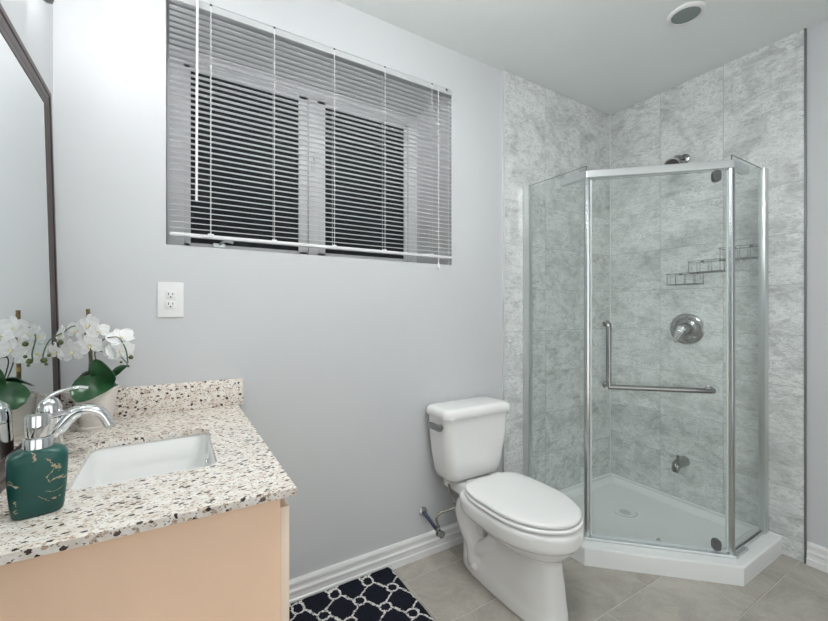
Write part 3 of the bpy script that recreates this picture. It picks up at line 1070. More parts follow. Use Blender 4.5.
# ------------------------------------------------------------------ orchid
def orchid():
    cx, cy = -0.197, 1.535
    z = CT
    r = empty('potted_orchid', (cx, cy, z), 'white orchid in a cream pot at the far end of the worktop', 'potted plant')
    MB().lathe((cx, cy, z), [(0.045, 0), (0.047, 0.003), (0.048, 0.011), (0.045, 0.012), (0.038, 0.008)], 40).build('saucer', MAT['pot'], r)
    MB().lathe((cx, cy, z + 0.009), [(0.036, 0), (0.038, 0.004), (0.0545, 0.102), (0.0570, 0.108), (0.0570, 0.114), (0.0545, 0.114), (0.053, 0.104), (0.050, 0.090), (0.0, 0.090)], 40, cap1=False).build('pot', MAT['pot'], r)
    mb = MB()
    mb.lathe((cx, cy, z + 0.0995), [(0.0505, 0), (0.048, 0.006), (0.03, 0.011), (0.0, 0.012)], 24, cap1=False)
    mb.build('soil', MAT['soil'], r)
    top = z + 0.113

    def leaf(pts, widths, side, droop=0.15):
        """broad strap leaf: centre line, half widths, sideways vector"""
        P = [Vector(p) for p in pts]
        sidev = Vector(side).normalized()
        N = 14
        C, Wd = [], []
        for i in range(N + 1):
            t = i / N * (len(P) - 1)
            k = min(int(t), len(P) - 2); f = t - k
            p0 = P[max(0, k - 1)]; p1 = P[k]; p2 = P[k + 1]; p3 = P[min(len(P) - 1, k + 2)]
            C.append(0.5 * (2 * p1 + (p2 - p0) * f + (2 * p0 - 5 * p1 + 4 * p2 - p3) * f * f + (3 * p1 - p0 - 3 * p2 + p3) * f ** 3))
            Wd.append((widths[k] * (1 - f) + widths[k + 1] * f) * math.sqrt(max(0.0, 1 - (i / N) ** 7)) + 0.0006)
        rings = []
        for i in range(N + 1):
            d = (C[min(N, i + 1)] - C[max(0, i - 1)]).normalized()
            nn = sidev.cross(d).normalized()
            s2 = d.cross(nn).normalized()
            row_t, row_b = [], []
            for j in range(9):
                q = -1 + 2 * j / 8
                base = C[i] + s2 * (q * Wd[i]) + nn * (Wd[i] * droop * (q * q) * 1.2 - 0.0)
                row_t.append(base + nn * 0.0008)
                row_b.append(base - nn * 0.0008)
            rings.append(row_t + row_b[::-1])
        m = MB(); m.loft(rings)
        return m.build('leaf', MAT['leaf'], r, smooth=50)
    D = 1.19
    base = at(106, 386, D + 0.02)
    leaf([at(114, 381, D + 0.02), at(99, 384, D - 0.02), at(85, 390, D - 0.045), at(72, 398, D - 0.06)], [0.014, 0.034, 0.041, 0.036], RGT * -0.45 + FWD * 0.45 + Vector((0, 0, 0.8)), 0.12)
    leaf([base, at(97, 375, D + 0.01), at(86, 374, D + 0.0), at(74, 382, D - 0.01)], [0.008, 0.026, 0.026, 0.016], (0.3, -0.8, 0.5), 0.2)
    leaf([at(107, 386, D + 0.02), at(106, 376, D + 0.0), at(101, 367, D - 0.03), at(95, 359, D - 0.045)], [0.012, 0.030, 0.030, 0.020], (0.8, -0.5, 0.2), 0.3)
    leaf([at(107, 386, D + 0.03), at(112, 374, D + 0.04), at(119, 369, D + 0.04), at(127, 366, D + 0.03)], [0.008, 0.015, 0.014, 0.003], (0.2, 0.4, 0.9), 0.2)
    # bamboo stake
    st = MB().tube([at(92, 386, 1.22), at(91, 362, 1.22), at(88, 309, 1.215)], 0.0052, 10).build('stake', MAT['stake'], r)
    MB().lathe(at(91.2, 366, 1.22) , [(0.0062, 0), (0.0066, 0.004), (0.0062, 0.012)], 12).build('stake_joint', MAT['gold_tip'], st)
    # flower stems
    def stem(pts, rad=0.0017):
        return MB().tube(pts, rad, 8, smooth=5).build('flower_stem', MAT['stem'], r)
    stem([at(104, 386, D + 0.02), at(92, 360, 1.20), at(86, 335, 1.20), at(75, 326, 1.18), at(62, 333, 1.13), at(50, 340, 1.07), at(44, 352, 1.03), at(43, 360, 1.025)])
    stem([at(106, 386, D + 0.03), at(98, 365, 1.21), at(95, 352, 1.20), at(103, 340, 1.19), at(109, 337.5, 1.18), at(119, 338, 1.19), at(126, 350, 1.19), at(128, 363, 1.19)])
    stem([at(95, 352, 1.20), at(105, 351, 1.19), at(112, 352, 1.19)], 0.0014)
    stem([at(121, 357, 1.19), at(126, 362, 1.185), at(128, 366, 1.185)], 0.0013)

    def petal(mb, c, q, ang, ln, wd, cup, base=0.004):
        """one petal in the flower plane at an angle"""
        N, Mm = 8, 6
        rows = []
        for i in range(N + 1):
            t = i / N
            w = wd * (math.sin(PI * min(1, t * 0.88 + 0.10)) ** 0.7) * (1 if t < 0.999 else 0.3)
            row = []
            for j in range(Mm + 1):
                s = -1 + 2 * j / Mm
                lx, ly = base + t * ln, s * w
                lz = cup * ln * (t * t) * 0.6 + 0.18 * abs(s) ** 2 * w + 0.0015 * math.sin(9 * t + 5 * s + ang)
                x = lx * math.cos(ang) - ly * math.sin(ang)
                y = lx * math.sin(ang) + ly * math.cos(ang)
                row.append(c + q @ Vector((x, y, lz)))
            rows.append(row)
        mb.loft(rows, False, False, closed=False)

    def flower(c, face, size=0.034, roll=0.0, cup=0.15):
        face = Vector(face).normalized()
        q = Vector((0, 0, 1)).rotation_difference(face)
        # turn so that the dorsal sepal points up
        upl = q.inverted() @ Vector((0, 0, 1))
        a0 = math.atan2(upl.y, upl.x) + roll
        m = MB()
        for k in (0, 1, 2):
            petal(m, c, q, a0 + k * 2 * PI / 3, size * 0.98, size * 0.36, cup)
        for s in (-1, 1):
            petal(m, c + face * 0.0015, q, a0 + s * 1.22, size * 1.06, size * 0.60, cup)
        f = m.build('flower', MAT['petal'], r, smooth=60, normals=False)
        m = MB()
        dn = q @ Vector((math.cos(a0 + PI), math.sin(a0 + PI), 0))
        m.tube([c + face * 0.002, c + face * 0.006 + dn * 0.002, c + face * 0.009 + dn * 0.008], [0.0035, 0.0042, 0.0012], 8, smooth=3)
        m.build('lip', MAT['lip'], f)
        return f
    cv = (-FWD)
    for px, py, d, fx, fy, fz, s, ro in (
            (89, 326, 1.195, -0.15, 0, 0.25, 0.034, 0.1), (77, 331, 1.18, -0.25, 0, 0.15, 0.030, -0.25), (73, 352, 1.16, -0.2, 0, -0.05, 0.036, 0.15),
            (90, 346, 1.185, 0.25, 0, -0.05, 0.032, 0.2), (62, 335, 1.13, -0.7, 0, 0.2, 0.026, 0.3), (57, 352, 1.10, -0.5, 0, -0.2, 0.027, -0.2),
            (99, 332, 1.205, 0.5, 0, 0.4, 0.026, 0.3),
            (121, 351, 1.19, 0.35, 0, 0.1, 0.034, 0.1), (121, 338, 1.20, 0.7, 0, 0.9, 0.032, 0.4), (111, 352, 1.185, -0.3, 0, -0.2, 0.026, -0.3)):
        face = cv + RGT * fx + Vector((0, 0, fz))
        flower(at(px, py, d), face, s, ro)
    for px, py, d, rr in ((60, 342, 1.085, 0.0072), (43.5, 360, 1.02, 0.0076), (49, 355, 1.03, 0.0046), (46, 364, 1.025, 0.0040),
                          (130.5, 357, 1.185, 0.0066), (121, 362, 1.18, 0.0042), (128, 366, 1.185, 0.0036)):
        c = at(px, py, d)
        MB().lathe(c - Vector((0, 0, rr)), [(rr * 0.2, 0), (rr * 0.72, rr * 0.3), (rr, rr * 0.9), (rr * 0.8, rr * 1.5), (rr * 0.15, rr * 2)], 14, (0.2, -0.3, 1)).build('bud', MAT['bud'], r, smooth=60)


orchid()


# ------------------------------------------------------------------ toilet
def toilet():
    cx = 1.2525
    r = empty('white_toilet', (cx, 1.25, 0), 'white two piece toilet with closed lid beside the glass shower', 'toilet')
    n = 56

    def egg(yf, yb, hw, yw, z, pf=1.0, pb=1.0, pw=1.0, dx=0.0):
        pts = []
        for i in range(n):
            a = 2 * PI * i / n
            c, s = math.cos(a), math.sin(a)
            if c >= 0:                           # towards the wall
                y = yw + (yb - yw) * abs(c) ** pb
                x = hw * math.copysign(abs(s) ** (pb if pb < 1 else pw), s)
            else:
                y = yw - (yw - yf) * abs(c) ** pf
                x = hw * math.copysign(abs(s) ** pw, s)
            pts.append(Vector((cx + dx + x, y, z)))
        return pts
    # bowl and pedestal, one continuous casting
    mb = MB()
    R = [egg(0.985, 1.530, 0.096, 1.20, 0.0, .8, .6, .72), egg(0.983, 1.532, 0.098, 1.20, 0.006, .8, .6, .72), egg(0.985, 1.530, 0.097, 1.20, 0.044, .8, .6, .72),
         egg(0.988, 1.522, 0.094, 1.20, 0.060, .8, .6, .72), egg(0.990, 1.420, 0.091, 1.18, 0.078, .8, .6, .75), egg(0.996, 1.370, 0.088, 1.17, 0.14, .8, .65, .8),
         egg(1.003, 1.355, 0.083, 1.17, 0.20, .8, .7, .85), egg(1.006, 1.360, 0.084, 1.17, 0.235, .85, .7, .9), egg(0.995, 1.375, 0.102, 1.17, 0.255, .92, .7, 1),
         egg(0.972, 1.390, 0.132, 1.17, 0.275, 1, .7, 1), egg(0.954, 1.410, 0.154, 1.17, 0.298, 1, .6, 1), egg(0.944, 1.430, 0.166, 1.17, 0.316, 1, .5, 1), egg(0.934, 1.440, 0.179, 1.17, 0.322, 1, .46, 1),
         egg(0.930, 1.445, 0.182, 1.17, 0.332, 1, .45, 1), egg(0.928, 1.450, 0.183, 1.17, 0.372, 1, .42, 1), egg(0.932, 1.448, 0.180, 1.17, 0.386, 1, .42, 1), egg(0.945, 1.440, 0.168, 1.17, 0.391, 1, .42, 1)]
    mb.loft(R)
    mb.box((cx - 0.105, 1.36, 0.335), (cx + 0.105, 1.620, 0.3915), 0.016, 3)      # deck that carries the tank
    for s in (-1, 1):                            # trapway swelling out behind the pedestal
        x = cx + s * 0.040
        mb.tube([(x, 1.34, 0.325), (x + s * 0.014, 1.44, 0.325), (x + s * 0.020, 1.492, 0.265), (x + s * 0.018, 1.47, 0.19), (x + s * 0.014, 1.43, 0.13), (x + s * 0.012, 1.41, 0.05)],
                [0.045, 0.048, 0.048, 0.044, 0.042, 0.046], 20, smooth=5)
        mb.tube([(x - s * 0.02, 1.22, 0.285), (x + s * 0.012, 1.28, 0.215), (x + s * 0.020, 1.35, 0.150), (x + s * 0.008, 1.42, 0.10)], [0.04, 0.034, 0.034, 0.036], 18, smooth=5)
    mb.box((cx - 0.05, 1.38, 0.0), (cx + 0.05, 1.53, 0.35), 0.02, 3)
    bowl = mb.build('bowl', MAT['ceramic'], r, smooth=180)
    rm = bowl.modifiers.new('blend', 'REMESH'); rm.mode = 'VOXEL'; rm.voxel_size = 0.006; rm.use_smooth_shade = True
    sm = bowl.modifiers.new('glaze', 'SMOOTH'); sm.factor = 0.5; sm.iterations = 8
    for s in (-1, 1):
        MB().lathe((cx + s * 0.090, 1.385, 0.050), [(0.017, 0), (0.017, 0.006), (0.013, 0.015), (0.005, 0.019)], 20, (s * 0.55, 0, 0.85)).build('bolt_cap', MAT['ceramic'], r)
    # seat ring and lid
    seat = lambda z, e: egg(0.930 + e, 1.410 - e * 0.3, 0.183 - e, 1.17, z, 1, .5, 1)
    MB().loft([seat(0.3925, 0.010), seat(0.395, 0.003), seat(0.403, 0.0), seat(0.4075, 0.003), seat(0.4085, 0.009)]).build('seat', MAT['seat_plastic'], r, smooth=60)
    lid = lambda z, e: egg(0.937 + e, 1.420 - e * 0.3, 0.177 - e, 1.17, z, 1, .48, 1)
    MB().loft([lid(0.4125, 0.012), lid(0.4135, 0.003), lid(0.421, 0.0), lid(0.427, 0.004), lid(0.4295, 0.014), lid(0.4315, 0.06), lid(0.432, 0.12)]).build('lid', MAT['seat_plastic'], r, smooth=60)
    for s in (-1, 1):
        MB().box((cx + s * 0.075 - 0.022, 1.398, 0.400), (cx + s * 0.075 + 0.022, 1.435, 0.424), 0.006).build('hinge', MAT['seat_plastic'], r)
    # tank
    t = []
    for hw, yf, yb, rr, z in ((0.104, 1.520, 1.605, 0.03, 0.3925), (0.138, 1.492, 1.622, 0.04, 0.396), (0.153, 1.476, 1.630, 0.045, 0.410), (0.162, 1.468, 1.634, 0.045, 0.437), (0.178, 1.459, 1.636, 0.045, 0.52),
                              (0.188, 1.452, 1.636, 0.045, 0.60), (0.194, 1.448, 1.636, 0.045, 0.702)):
        t.append(rrect(cx, (yf + yb) / 2, hw, (yb - yf) / 2, rr, z, 8))
    MB().loft(t).build('tank', MAT['ceramic'], r, smooth=60)
    t = []
    for e, z in ((0.004, 0.7035), (0.0, 0.706), (0.0, 0.728), (0.004, 0.739), (0.013, 0.746), (0.03, 0.749)):
        t.append(rrect(cx, 1.5385, 0.204 - e, 0.1005 - e, 0.040, z, 8))
    MB().loft(t).build('tank_lid', MAT['ceramic'], r, smooth=60)
    # flush lever on the left end of the tank
    x = cx - 0.1915
    mb = MB()
    mb.lathe((x + 0.004, 1.50, 0.665), [(0.013, 0), (0.013, 0.012), (0.010, 0.016)], 20, (-1, 0, 0))
    mb.box((x - 0.028, 1.480, 0.650), (x - 0.010, 1.565, 0.678), 0.006)
    mb.build('flush_lever', MAT['nickel'], r)


toilet()


def supply():
    w = Vector((1.052, YB, H - 0.985))
    v = Vector((1.070, 1.540, H - 1.040))
    r = empty('water_supply_valve', w, 'braided water supply hose and shutoff valve on the wall beside the toilet', 'water valve')
    MB().lathe(w, [(0.023, 0), (0.022, -0.004), (0.010, -0.009)], 24, (0, 1, 0)).build('escutcheon', MAT['chrome'], r)
    MB().tube([w + Vector((0, -0.006, 0)), v], 0.0085, 14).build('stub_pipe', MAT['blue_pipe'], r)
    mb = MB()
    mb.lathe(v - Vector((0, 0, 0.018)), [(0.010, 0), (0.0125, 0.004), (0.0125, 0.028), (0.009, 0.034), (0.009, 0.046)], 18)
    mb.lathe(v, [(0.009, 0), (0.009, -0.02), (0.017, -0.022), (0.017, -0.032), (0.01, -0.034)], 18, (0, 1, 0))
    mb.build('valve_body', MAT['nickel'], r)
    top = Vector((1.135, 1.55, 0.397))
    hz = lambda px, py, d: at(px, py, d)
    pts = [v + Vector((0, 0, 0.026)), hz(436.5, 518, 1.86), hz(441, 512.5, 1.87), hz(449, 510, 1.88), hz(455.5, 507, 1.89), hz(455, 502, 1.895), hz(450.5, 494, 1.90), top]
    MB().tube(pts, 0.0062, 12, smooth=5).build('braided_hose', MAT['steel_braid'], r)
    MB().lathe(top - Vector((0, 0, 0.022)), [(0.012, 0), (0.014, 0.004), (0.014, 0.020), (0.010, 0.022)], 16).build('coupling_nut', MAT['white_plastic'], r)


supply()


# ------------------------------------------------------------------ bath rug
def rug():
    x0, x1, y0, y1 = 0.345, 0.866, 0.80, 1.6275
    N, Mm = 40, 60
    mb = MB()
    top = [[None] * (Mm + 1) for _ in range(N + 1)]
    rnd = random.Random(3)
    for i in range(N + 1):
        for j in range(Mm + 1):
            u, v = i / N, j / Mm
            e = min(u, 1 - u) * (x1 - x0); f = min(v, 1 - v) * (y1 - y0)
            h = 0.011 * min(1, (min(e, f) / 0.006 + 0.35) ** 0.5) + rnd.uniform(-0.0006, 0.0006)
            h += 0.016 * max(0, (v - 0.955) / 0.045) ** 2
            wob = 0.003 * math.sin(j * 0.5) * (1 if i in (0, N) else 0)
            top[i][j] = mb.bm.verts.new((x0 + u * (x1 - x0) + wob * 0.3, y0 + v * (y1 - y0), h))
    for i in range(N):
        for j in range(Mm):
            mb.bm.faces.new((top[i][j], top[i + 1][j], top[i + 1][j + 1], top[i][j + 1]))
    border = [top[i][0] for i in range(N + 1)] + [top[N][j] for j in range(1, Mm + 1)] + [top[i][Mm] for i in range(N - 1, -1, -1)] + [top[0][j] for j in range(Mm - 1, 0, -1)]
    low = [mb.bm.verts.new((v.co.x, v.co.y, 0.0005)) for v in border]
    for k in range(len(border)):
        q = (k + 1) % len(border)
        mb.bm.faces.new((border[k], low[k], low[q], border[q]))
    mb.bm.faces.new(low[::-1])
    o = mb.build('bath_rug', make_rug(0.663, 1.517), smooth=50)
    tag(o, 'navy bath rug with a white trellis pattern on the floor by the baseboard', 'rug')


rug()

# ------------------------------------------------------------------ shower tray
TA, TB, TC_, TD, TE = (1.662, TY), (1.662, 1.185), (2.130, 0.735), (TX, 0.735), (TX, TY)
TPOLY = [TA, TB, TC_, TD, TE]                   # counter-clockwise seen from above


def offset_poly(poly, ds):
    """move each edge i (from vertex i to i+1) inwards by ds[i]"""
    n = len(poly)
    lines = []
    for i in range(n):
        a, b = Vector(poly[i]), Vector(poly[(i + 1) % n])
        d = (b - a).normalized()
        nrm = Vector((-d.y, d.x))
        lines.append((a + nrm * ds[i], d))
    out = []
    for i in range(n):
        p, d = lines[i - 1]; q, e = lines[i]
        den = d.x * e.y - d.y * e.x
        t = ((q - p).x * e.y - (q - p).y * e.x) / den
        out.append(tuple(p + d * t))
    return out


def tray():
    r = empty('shower_tray', (2.1, 1.2, 0), 'white neo angle shower base on the floor in the tiled corner', 'shower base')
    h = 0.084
    L = lambda ds, z: [Vector((p[0], p[1], z)) for p in offset_poly(TPOLY, ds)]
    z5 = [0, 0, 0, 0, 0]
    mb = MB()
    mb.loft([L(z5, 0.0005), L(z5, h - 0.010), L([0.001, 0.001, 0.001, 0, 0], h - 0.004), L([0.005, 0.005, 0.005, 0, 0], h),
             L([0.105, 0.105, 0.105, 0.03, 0.03], h), L([0.112, 0.112, 0.112, 0.036, 0.036], h - 0.006), L([0.122, 0.122, 0.122, 0.046, 0.046], 0.048),
             L([0.135, 0.135, 0.135, 0.06, 0.06], 0.042)], cap0=True, cap1=False)
    # floor of the tray falls gently to the drain
    dc = Vector((2.235, 1.33, 0.036))
    ring = L([0.135, 0.135, 0.135, 0.06, 0.06], 0.042)
    vs = [v for v in mb.bm.verts if abs(v.co.z - 0.042) < 1e-5]
    vs = [min(vs, key=lambda q: (q.co - p).length) for p in ring]
    c = mb.bm.verts.new(dc)
    for i in range(5):
        mb.bm.faces.new((vs[i], vs[(i + 1) % 5], c))
    mb.build('basin', MAT['acrylic'], r, smooth=40)
    d = MB().lathe((dc.x, dc.y, dc.z + 0.0002), [(0.066, 0), (0.064, 0.003), (0.058, 0.004), (0.056, 0.0024), (0.030, 0.0024), (0.0, 0.0024)], 48, cap1=False).build('drain', MAT['acrylic'], r)
    m = MB()
    m.tube([(dc.x + 0.061 * math.cos(a), dc.y + 0.061 * math.sin(a), dc.z + 0.0045) for a in [PI * 0.80 + k * PI / 16 for k in range(17)]], 0.0016, 6)
    m.build('drain_gap', MAT['mark_grey'], d)
    m = MB()
    for i in range(-3, 4):
        w = math.sqrt(max(0, 0.030 ** 2 - (i * 0.009) ** 2))
        m.box((dc.x - w, dc.y + i * 0.009 - 0.0016, dc.z + 0.0025), (dc.x + w, dc.y + i * 0.009 + 0.0016, dc.z + 0.0034))
    m.build('grate_slots', MAT['mark_grey'], d, smooth=0)
    # small maker's mark and two scuffs on the curb
    m = MB()
    p = at(658, 526, 2.02)
    for dx, w in ((0, 0.014), (0.014, 0.006)):
        q = p + FWD * (-dx)
        m.box((q.x - w, q.y - 0.0025, 0.0405), (q.x + w, q.y + 0.0025, 0.0445), M=None)
    m.build('mark', MAT['mark_grey'], r, smooth=0)
    mb = MB()
    mb.sweep([(0, 0), (0.006, 0), (0, 0.008)], ((TX, TE[1] * 0 + 0.735, h), (TX, TY, h)))
    mb.sweep([(0, 0), (0.006, 0), (0, 0.008)], ((TX, TY, h), (1.662, TY, h)))
    mb.build('caulk_bead', MAT['grout_white'], r)


tray()

# ------------------------------------------------------------------ shower enclosure
def enclosure():
    r = empty('shower_enclosure', (2.1, 1.0, 0.084), 'chrome framed glass shower enclosure with pivot door standing on the white base', 'shower enclosure')
    zb, zt = 0.0845, H + 0.712
    PL = Vector((1.745, 1.230, 0)); PR = Vector((2.180, 0.800, 0))
    dg = (PR - PL).normalized(); og = Vector((dg.y, -dg.x, 0))    # og points out into the room
    if og.dot(Vector((-1, -1, 0))) < 0: og = -og
    gm = [MAT['shower_glass'], MAT['glass_edge']]

    def slab(a, b, z0, z1, th, name, mat, parent):
        d = (b - a).normalized(); o = Vector((-d.y, d.x, 0)) * th / 2
        poly = [a - o, b - o, b + o, a + o]
        m = MB()
        m.loft([[Vector((p.x, p.y, z0)) for p in poly], [Vector((p.x, p.y, z1)) for p in poly]])
        ob = m.build(name, mat, parent, smooth=0)
        if isinstance(mat, list):
            for p in ob.data.polygons:
                nn = p.normal
                if abs(nn.z) > 0.5 or abs(nn.x * d.x + nn.y * d.y) > 0.5:
                    p.material_index = 1
        return ob
    # wall rails
    MB().box((1.729, TY - 0.046, zb), (1.757, TY, zt + 0.004), 0.003).build('wall_rail', MAT['satin_chrome'], r)
    MB().box((TX - 0.046, 0.786, zb), (TX, 0.814, zt + 0.004), 0.003).build('wall_rail', MAT['satin_chrome'], r)
    # fixed panels
    slab(Vector((PL.x, TY - 0.040, 0)), Vector((PL.x, PL.y + 0.004, 0)), zb + 0.014, zt, 0.006, 'fixed_panel', gm, r)
    slab(Vector((PR.x + 0.004, PR.y, 0)), Vector((TX - 0.040, PR.y, 0)), zb + 0.014, zt, 0.006, 'fixed_panel', gm, r)
    # corner posts
    for P, nm in ((PL, 0), (PR, 1)):
        m = MB()
        rg = lambda z: [Vector((P.x + 0.0155 * math.cos(a), P.y + 0.0155 * math.sin(a), z)) for a in [2 * PI * k / 8 + PI / 8 * 1.5 for k in range(8)]]
        m.loft([rg(zb), rg(H + 0.648)])
        m.build('corner_post', MAT['post_metal'], r, smooth=0, bevel=0.002)
    # header over the door with its two short returns
    def bar(pts, w, z0, z1, name, mat):
        pts = [Vector(p) for p in pts]
        m = MB()
        rings = []
        for i, p in enumerate(pts):
            a = pts[max(0, i - 1)]; b = pts[min(len(pts) - 1, i + 1)]
            d1 = (p - a).normalized() if i else (b - p).normalized()
            d2 = (b - p).normalized() if i < len(pts) - 1 else d1
            n1 = Vector((-d1.y, d1.x, 0)); n2 = Vector((-d2.y, d2.x, 0))
            nn = (n1 + n2).normalized(); k = 1 / max(0.5, nn.dot(n1))
            o = nn * (w / 2 * k)
            rings.append([p - o + Vector((0, 0, z0)), p + o + Vector((0, 0, z0)), p + o + Vector((0, 0, z1)), p - o + Vector((0, 0, z1))])
        m.loft(rings)
        return m.build(name, mat, r, smooth=0, bevel=0.003)
    path = [(PL.x, PL.y + 0.15, 0), (PL.x, PL.y, 0), (PR.x, PR.y, 0), (PR.x + 0.155, PR.y, 0)]
    bar(path, 0.034, H + 0.648, H + 0.684, 'header', MAT['satin_chrome'])
    path2 = [(PL.x, TY, 0), (PL.x, PL.y, 0), (PR.x, PR.y, 0), (TX, PR.y, 0)]
    bar([(PL.x, TY - 0.046, 0), (PL.x, PL.y + 0.016, 0)], 0.016, zb, zb + 0.014, 'bottom_track', MAT['satin_chrome'])
    bar([(PR.x + 0.016, PR.y, 0), (TX - 0.046, PR.y, 0)], 0.016, zb, zb + 0.014, 'bottom_track', MAT['satin_chrome'])
    o3 = og * 0.002
    bar([PL + dg * 0.0 + og * 0.016 + Vector((-0.002, 0.13, 0)), PL + og * 0.016 + Vector((-0.004, 0.012, 0)), PR + og * 0.016 + Vector((0.006, -0.004, 0)), PR + og * 0.016 + Vector((0.13, -0.002, 0))], 0.024, zb, zb + 0.013, 'threshold', MAT['satin_chrome'])
    # pivot door
    a, b = PL + dg * 0.019, PR - dg * 0.019
    dr = slab(a, b, zb + 0.020, H + 0.640, 0.006, 'door', gm, r)
    m = MB()
    slab(b - dg * 0.001, b + dg * 0.006, zb + 0.020, H + 0.640, 0.010, 'door_seal', MAT['seal'], dr)
    slab(a - dg * 0.006, a + dg * 0.001, zb + 0.020, H + 0.640, 0.010, 'door_seal', MAT['seal'], dr)
    slab(a, b, zb + 0.0135, zb + 0.024, 0.012, 'door_sweep', MAT['seal'], dr)
    for z0, z1 in ((zb + 0.018, zb + 0.068), (H + 0.592, H + 0.644)):
        c = b - dg * 0.040
        m = MB()
        rings = []
        for off in (-0.012, 0.012):
            pts = []
            for k in range(20):
                t = 2 * PI * k / 20
                zz = (z0 + z1) / 2 + (z1 - z0) / 2 * math.copysign(abs(math.sin(t)) ** 0.6, math.sin(t))
                p = c + dg * (0.017 * math.copysign(abs(math.cos(t)) ** 0.6, math.cos(t))) + og * off
                pts.append(Vector((p.x, p.y, zz)))
            rings.append(pts)
        m.loft(rings)
        m.build('pivot_hinge', MAT['dark_metal'], dr, bevel=0.002)
    # L shaped handle: upright grip joined to a towel bar
    s0 = (Vector((1.802, 1.173, 0)) - PL).dot(dg)
    s1 = (Vector((2.122, 0.852, 0)) - PL).dot(dg)
    def dp(s, o, z): return PL + dg * s + og * o + Vector((0, 0, H + z))
    o = 0.055
    s0, s1 = s0 + 0.004, s1 - 0.012
    zt_, zl = -0.062, -0.362
    hd = MB().tube([dp(s0, 0.003, zt_), dp(s0, o - 0.018, zt_), dp(s0, o - 0.005, zt_ - 0.005), dp(s0, o, zt_ - 0.018), dp(s0, o, (zt_ + zl) / 2), dp(s0, o, zl)], 0.012, 16).build('handle', MAT['nickel'], dr, smooth=60)
    MB().tube([dp(s0, o, zl), dp((s0 + s1) / 2, o, zl), dp(s1 - 0.018, o, zl), dp(s1 - 0.005, o - 0.005, zl), dp(s1, o - 0.018, zl), dp(s1, 0.003, zl)], 0.012, 16).build('towel_bar', MAT['nickel'], dr, smooth=60)
    MB().tube([dp(s0, 0.003, zl), dp(s0, o, zl)], 0.0125, 16).build('handle_post', MAT['nickel'], dr)
    for s, z in ((s0, zt_), (s0, zl), (s1, zl)):
        p = dp(s, 0.003, z)
        MB().lathe(p, [(0.017, 0), (0.017, 0.005), (0.012, 0.007)], 20, og).build('handle_rose', MAT['nickel'], hd)


enclosure()


# ------------------------------------------------------------------ shower fittings on the right wall
def shower_head():
    y, z = 1.172, H + 0.848
    r = empty('wall_mounted_sprayer', (TX, y, z), 'chrome shower head on a wall arm above the glass door header', 'shower head')
    MB().lathe((TX, y, z + 0.04), [(0.030, 0), (0.028, -0.006), (0.012, -0.012)], 28, (1, 0, 0)).build('flange', MAT['nickel'], r)
    MB().tube([(TX - 0.004, y, z + 0.04), (TX - 0.06, y, z + 0.045), (TX - 0.11, y, z + 0.028), (TX - 0.135, y, z + 0.006)], 0.0095, 14, smooth=5).build('shower_arm', MAT['nickel'], r)
    d = Vector((-0.72, -0.28, -0.62)).normalized()
    p = Vector((TX - 0.135, y, z + 0.006))
    h = MB().lathe(p, [(0.010, -0.004), (0.013, 0.006), (0.011, 0.012), (0.020, 0.020), (0.034, 0.040), (0.039, 0.052), (0.039, 0.060), (0.034, 0.062)], 32, d).build('head', MAT['chrome'], r, smooth=50)
    MB().lathe(p + d * 0.0605, [(0.033, 0), (0.033, 0.002), (0.012, 0.004)], 32, d).build('spray_face', MAT['dark_metal'], h)


shower_head()


def valve():
    y, z = 1.158, H - 0.108
    r = empty('shower_valve', (TX, y, z), 'round chrome shower mixer valve with lever on the right tiled wall', 'shower valve')
    MB().lathe((TX, y, z), [(0.090, 0), (0.091, -0.004), (0.085, -0.010), (0.062, -0.014), (0.058, -0.012), (0.052, -0.016), (0.038, -0.020), (0.034, -0.034)], 56, (1, 0, 0)).build('plate', MAT['nickel'], r, smooth=50)
    MB().lathe((TX - 0.034, y, z), [(0.034, 0), (0.033, -0.018), (0.026, -0.034), (0.010, -0.042)], 36, (1, 0, 0)).build('hub', MAT['nickel'], r, smooth=60)
    x = TX - 0.066
    MB().tube([(x, y, z + 0.006), (x - 0.012, y + 0.006, z - 0.016), (x - 0.018, y + 0.018, z - 0.050), (x - 0.016, y + 0.026, z - 0.074)], [0.024, 0.020, 0.013, 0.011], 18, smooth=5).build('lever', MAT['chrome'], r, smooth=60)
    for s in (-1, 1):
        MB().lathe((TX - 0.0125, y + s * 0.045, z - 0.045), [(0.005, 0), (0.005, -0.003)], 12, (1, 0, 0)).build('screw', MAT['chrome'], r)


valve()


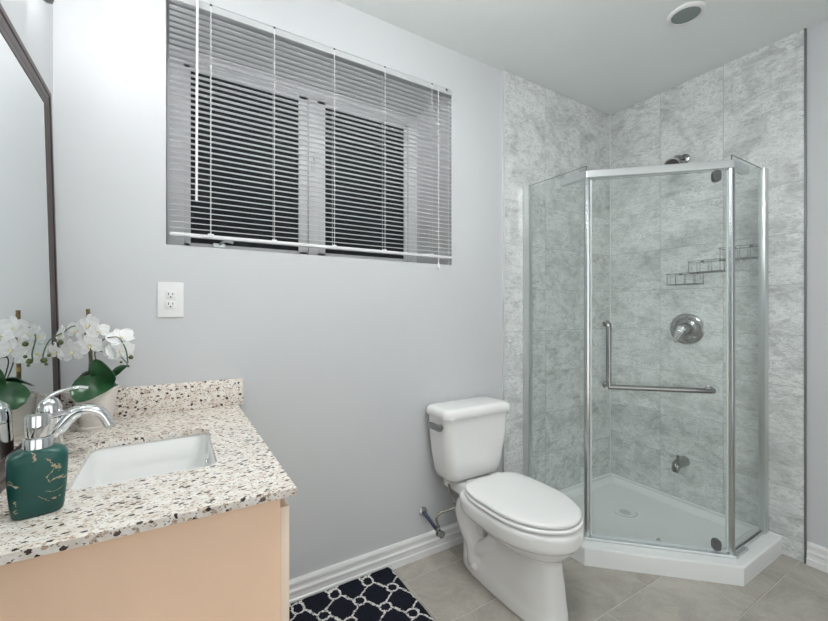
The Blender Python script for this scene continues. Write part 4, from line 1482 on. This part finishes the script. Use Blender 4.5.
def tub_spout():
    y, z = 1.175, H - 0.885
    r = empty('tub_spout', (TX, y, z), 'short dark chrome tub spout low on the right tiled wall', 'tub spout')
    mb = MB()
    mb.tube([(TX, y, z), (TX - 0.035, y, z), (TX - 0.068, y, z - 0.003), (TX - 0.090, y, z - 0.014), (TX - 0.096, y, z - 0.034)], [0.031, 0.030, 0.026, 0.022, 0.019], 24, smooth=6)
    s = mb.build('body', MAT['nickel'], r, smooth=60)
    MB().lathe((TX - 0.070, y, z + 0.022), [(0.005, 0), (0.005, 0.014), (0.008, 0.016), (0.008, 0.024)], 14).build('diverter', MAT['nickel'], r)
    MB().lathe((TX - 0.0962, y, z - 0.0352), [(0.0165, 0), (0.0165, 0.006)], 20, (0, 0, -1)).build('outlet_ring', MAT['dark_metal'], s)


tub_spout()


def caddy():
    r = empty('shower_caddy', (TX, 1.03, H + 0.15), 'wire shower caddy of three stepped baskets on the right tiled wall', 'shower caddy')
    for (ya, yb, z0) in ((1.062, 1.232, H + 0.150), (0.925, 1.118, H + 0.212), (0.815, 0.968, H + 0.268)):
        m = MB()
        x0, x1 = TX - 0.100, TX - 0.004
        zt = z0 + 0.062
        R_ = 0.0016
        def loop(z, rad):
            q = [v for v in rrect((x0 + x1) / 2, (ya + yb) / 2, (x1 - x0) / 2, (yb - ya) / 2, 0.018, z, 4)]
            m.tube(q + [q[0], q[1]], rad, 6)
        loop(zt, R_); loop(z0, R_)
        nY = 3
        for k in range(nY + 1):
            y = ya + 0.012 + (yb - ya - 0.024) * k / nY
            m.tube([(x0, y, zt), (x0, y, z0), (x1, y, z0), (x1, y, zt)], 0.0009, 6)
        for k in range(1, 3):
            x = x0 + (x1 - x0) * k / 3
            m.tube([(x, ya, zt), (x, ya, z0), (x, yb, z0), (x, yb, zt)], 0.0008, 6)
        b = m.build('basket', MAT['wire'], r, smooth=60)
        m = MB()
        for y in (ya + 0.04, yb - 0.04):
            m.box((TX - 0.006, y - 0.008, zt - 0.004), (TX, y + 0.008, zt + 0.010), 0.002)
        m.build('wall_hook', MAT['wire'], b)


caddy()
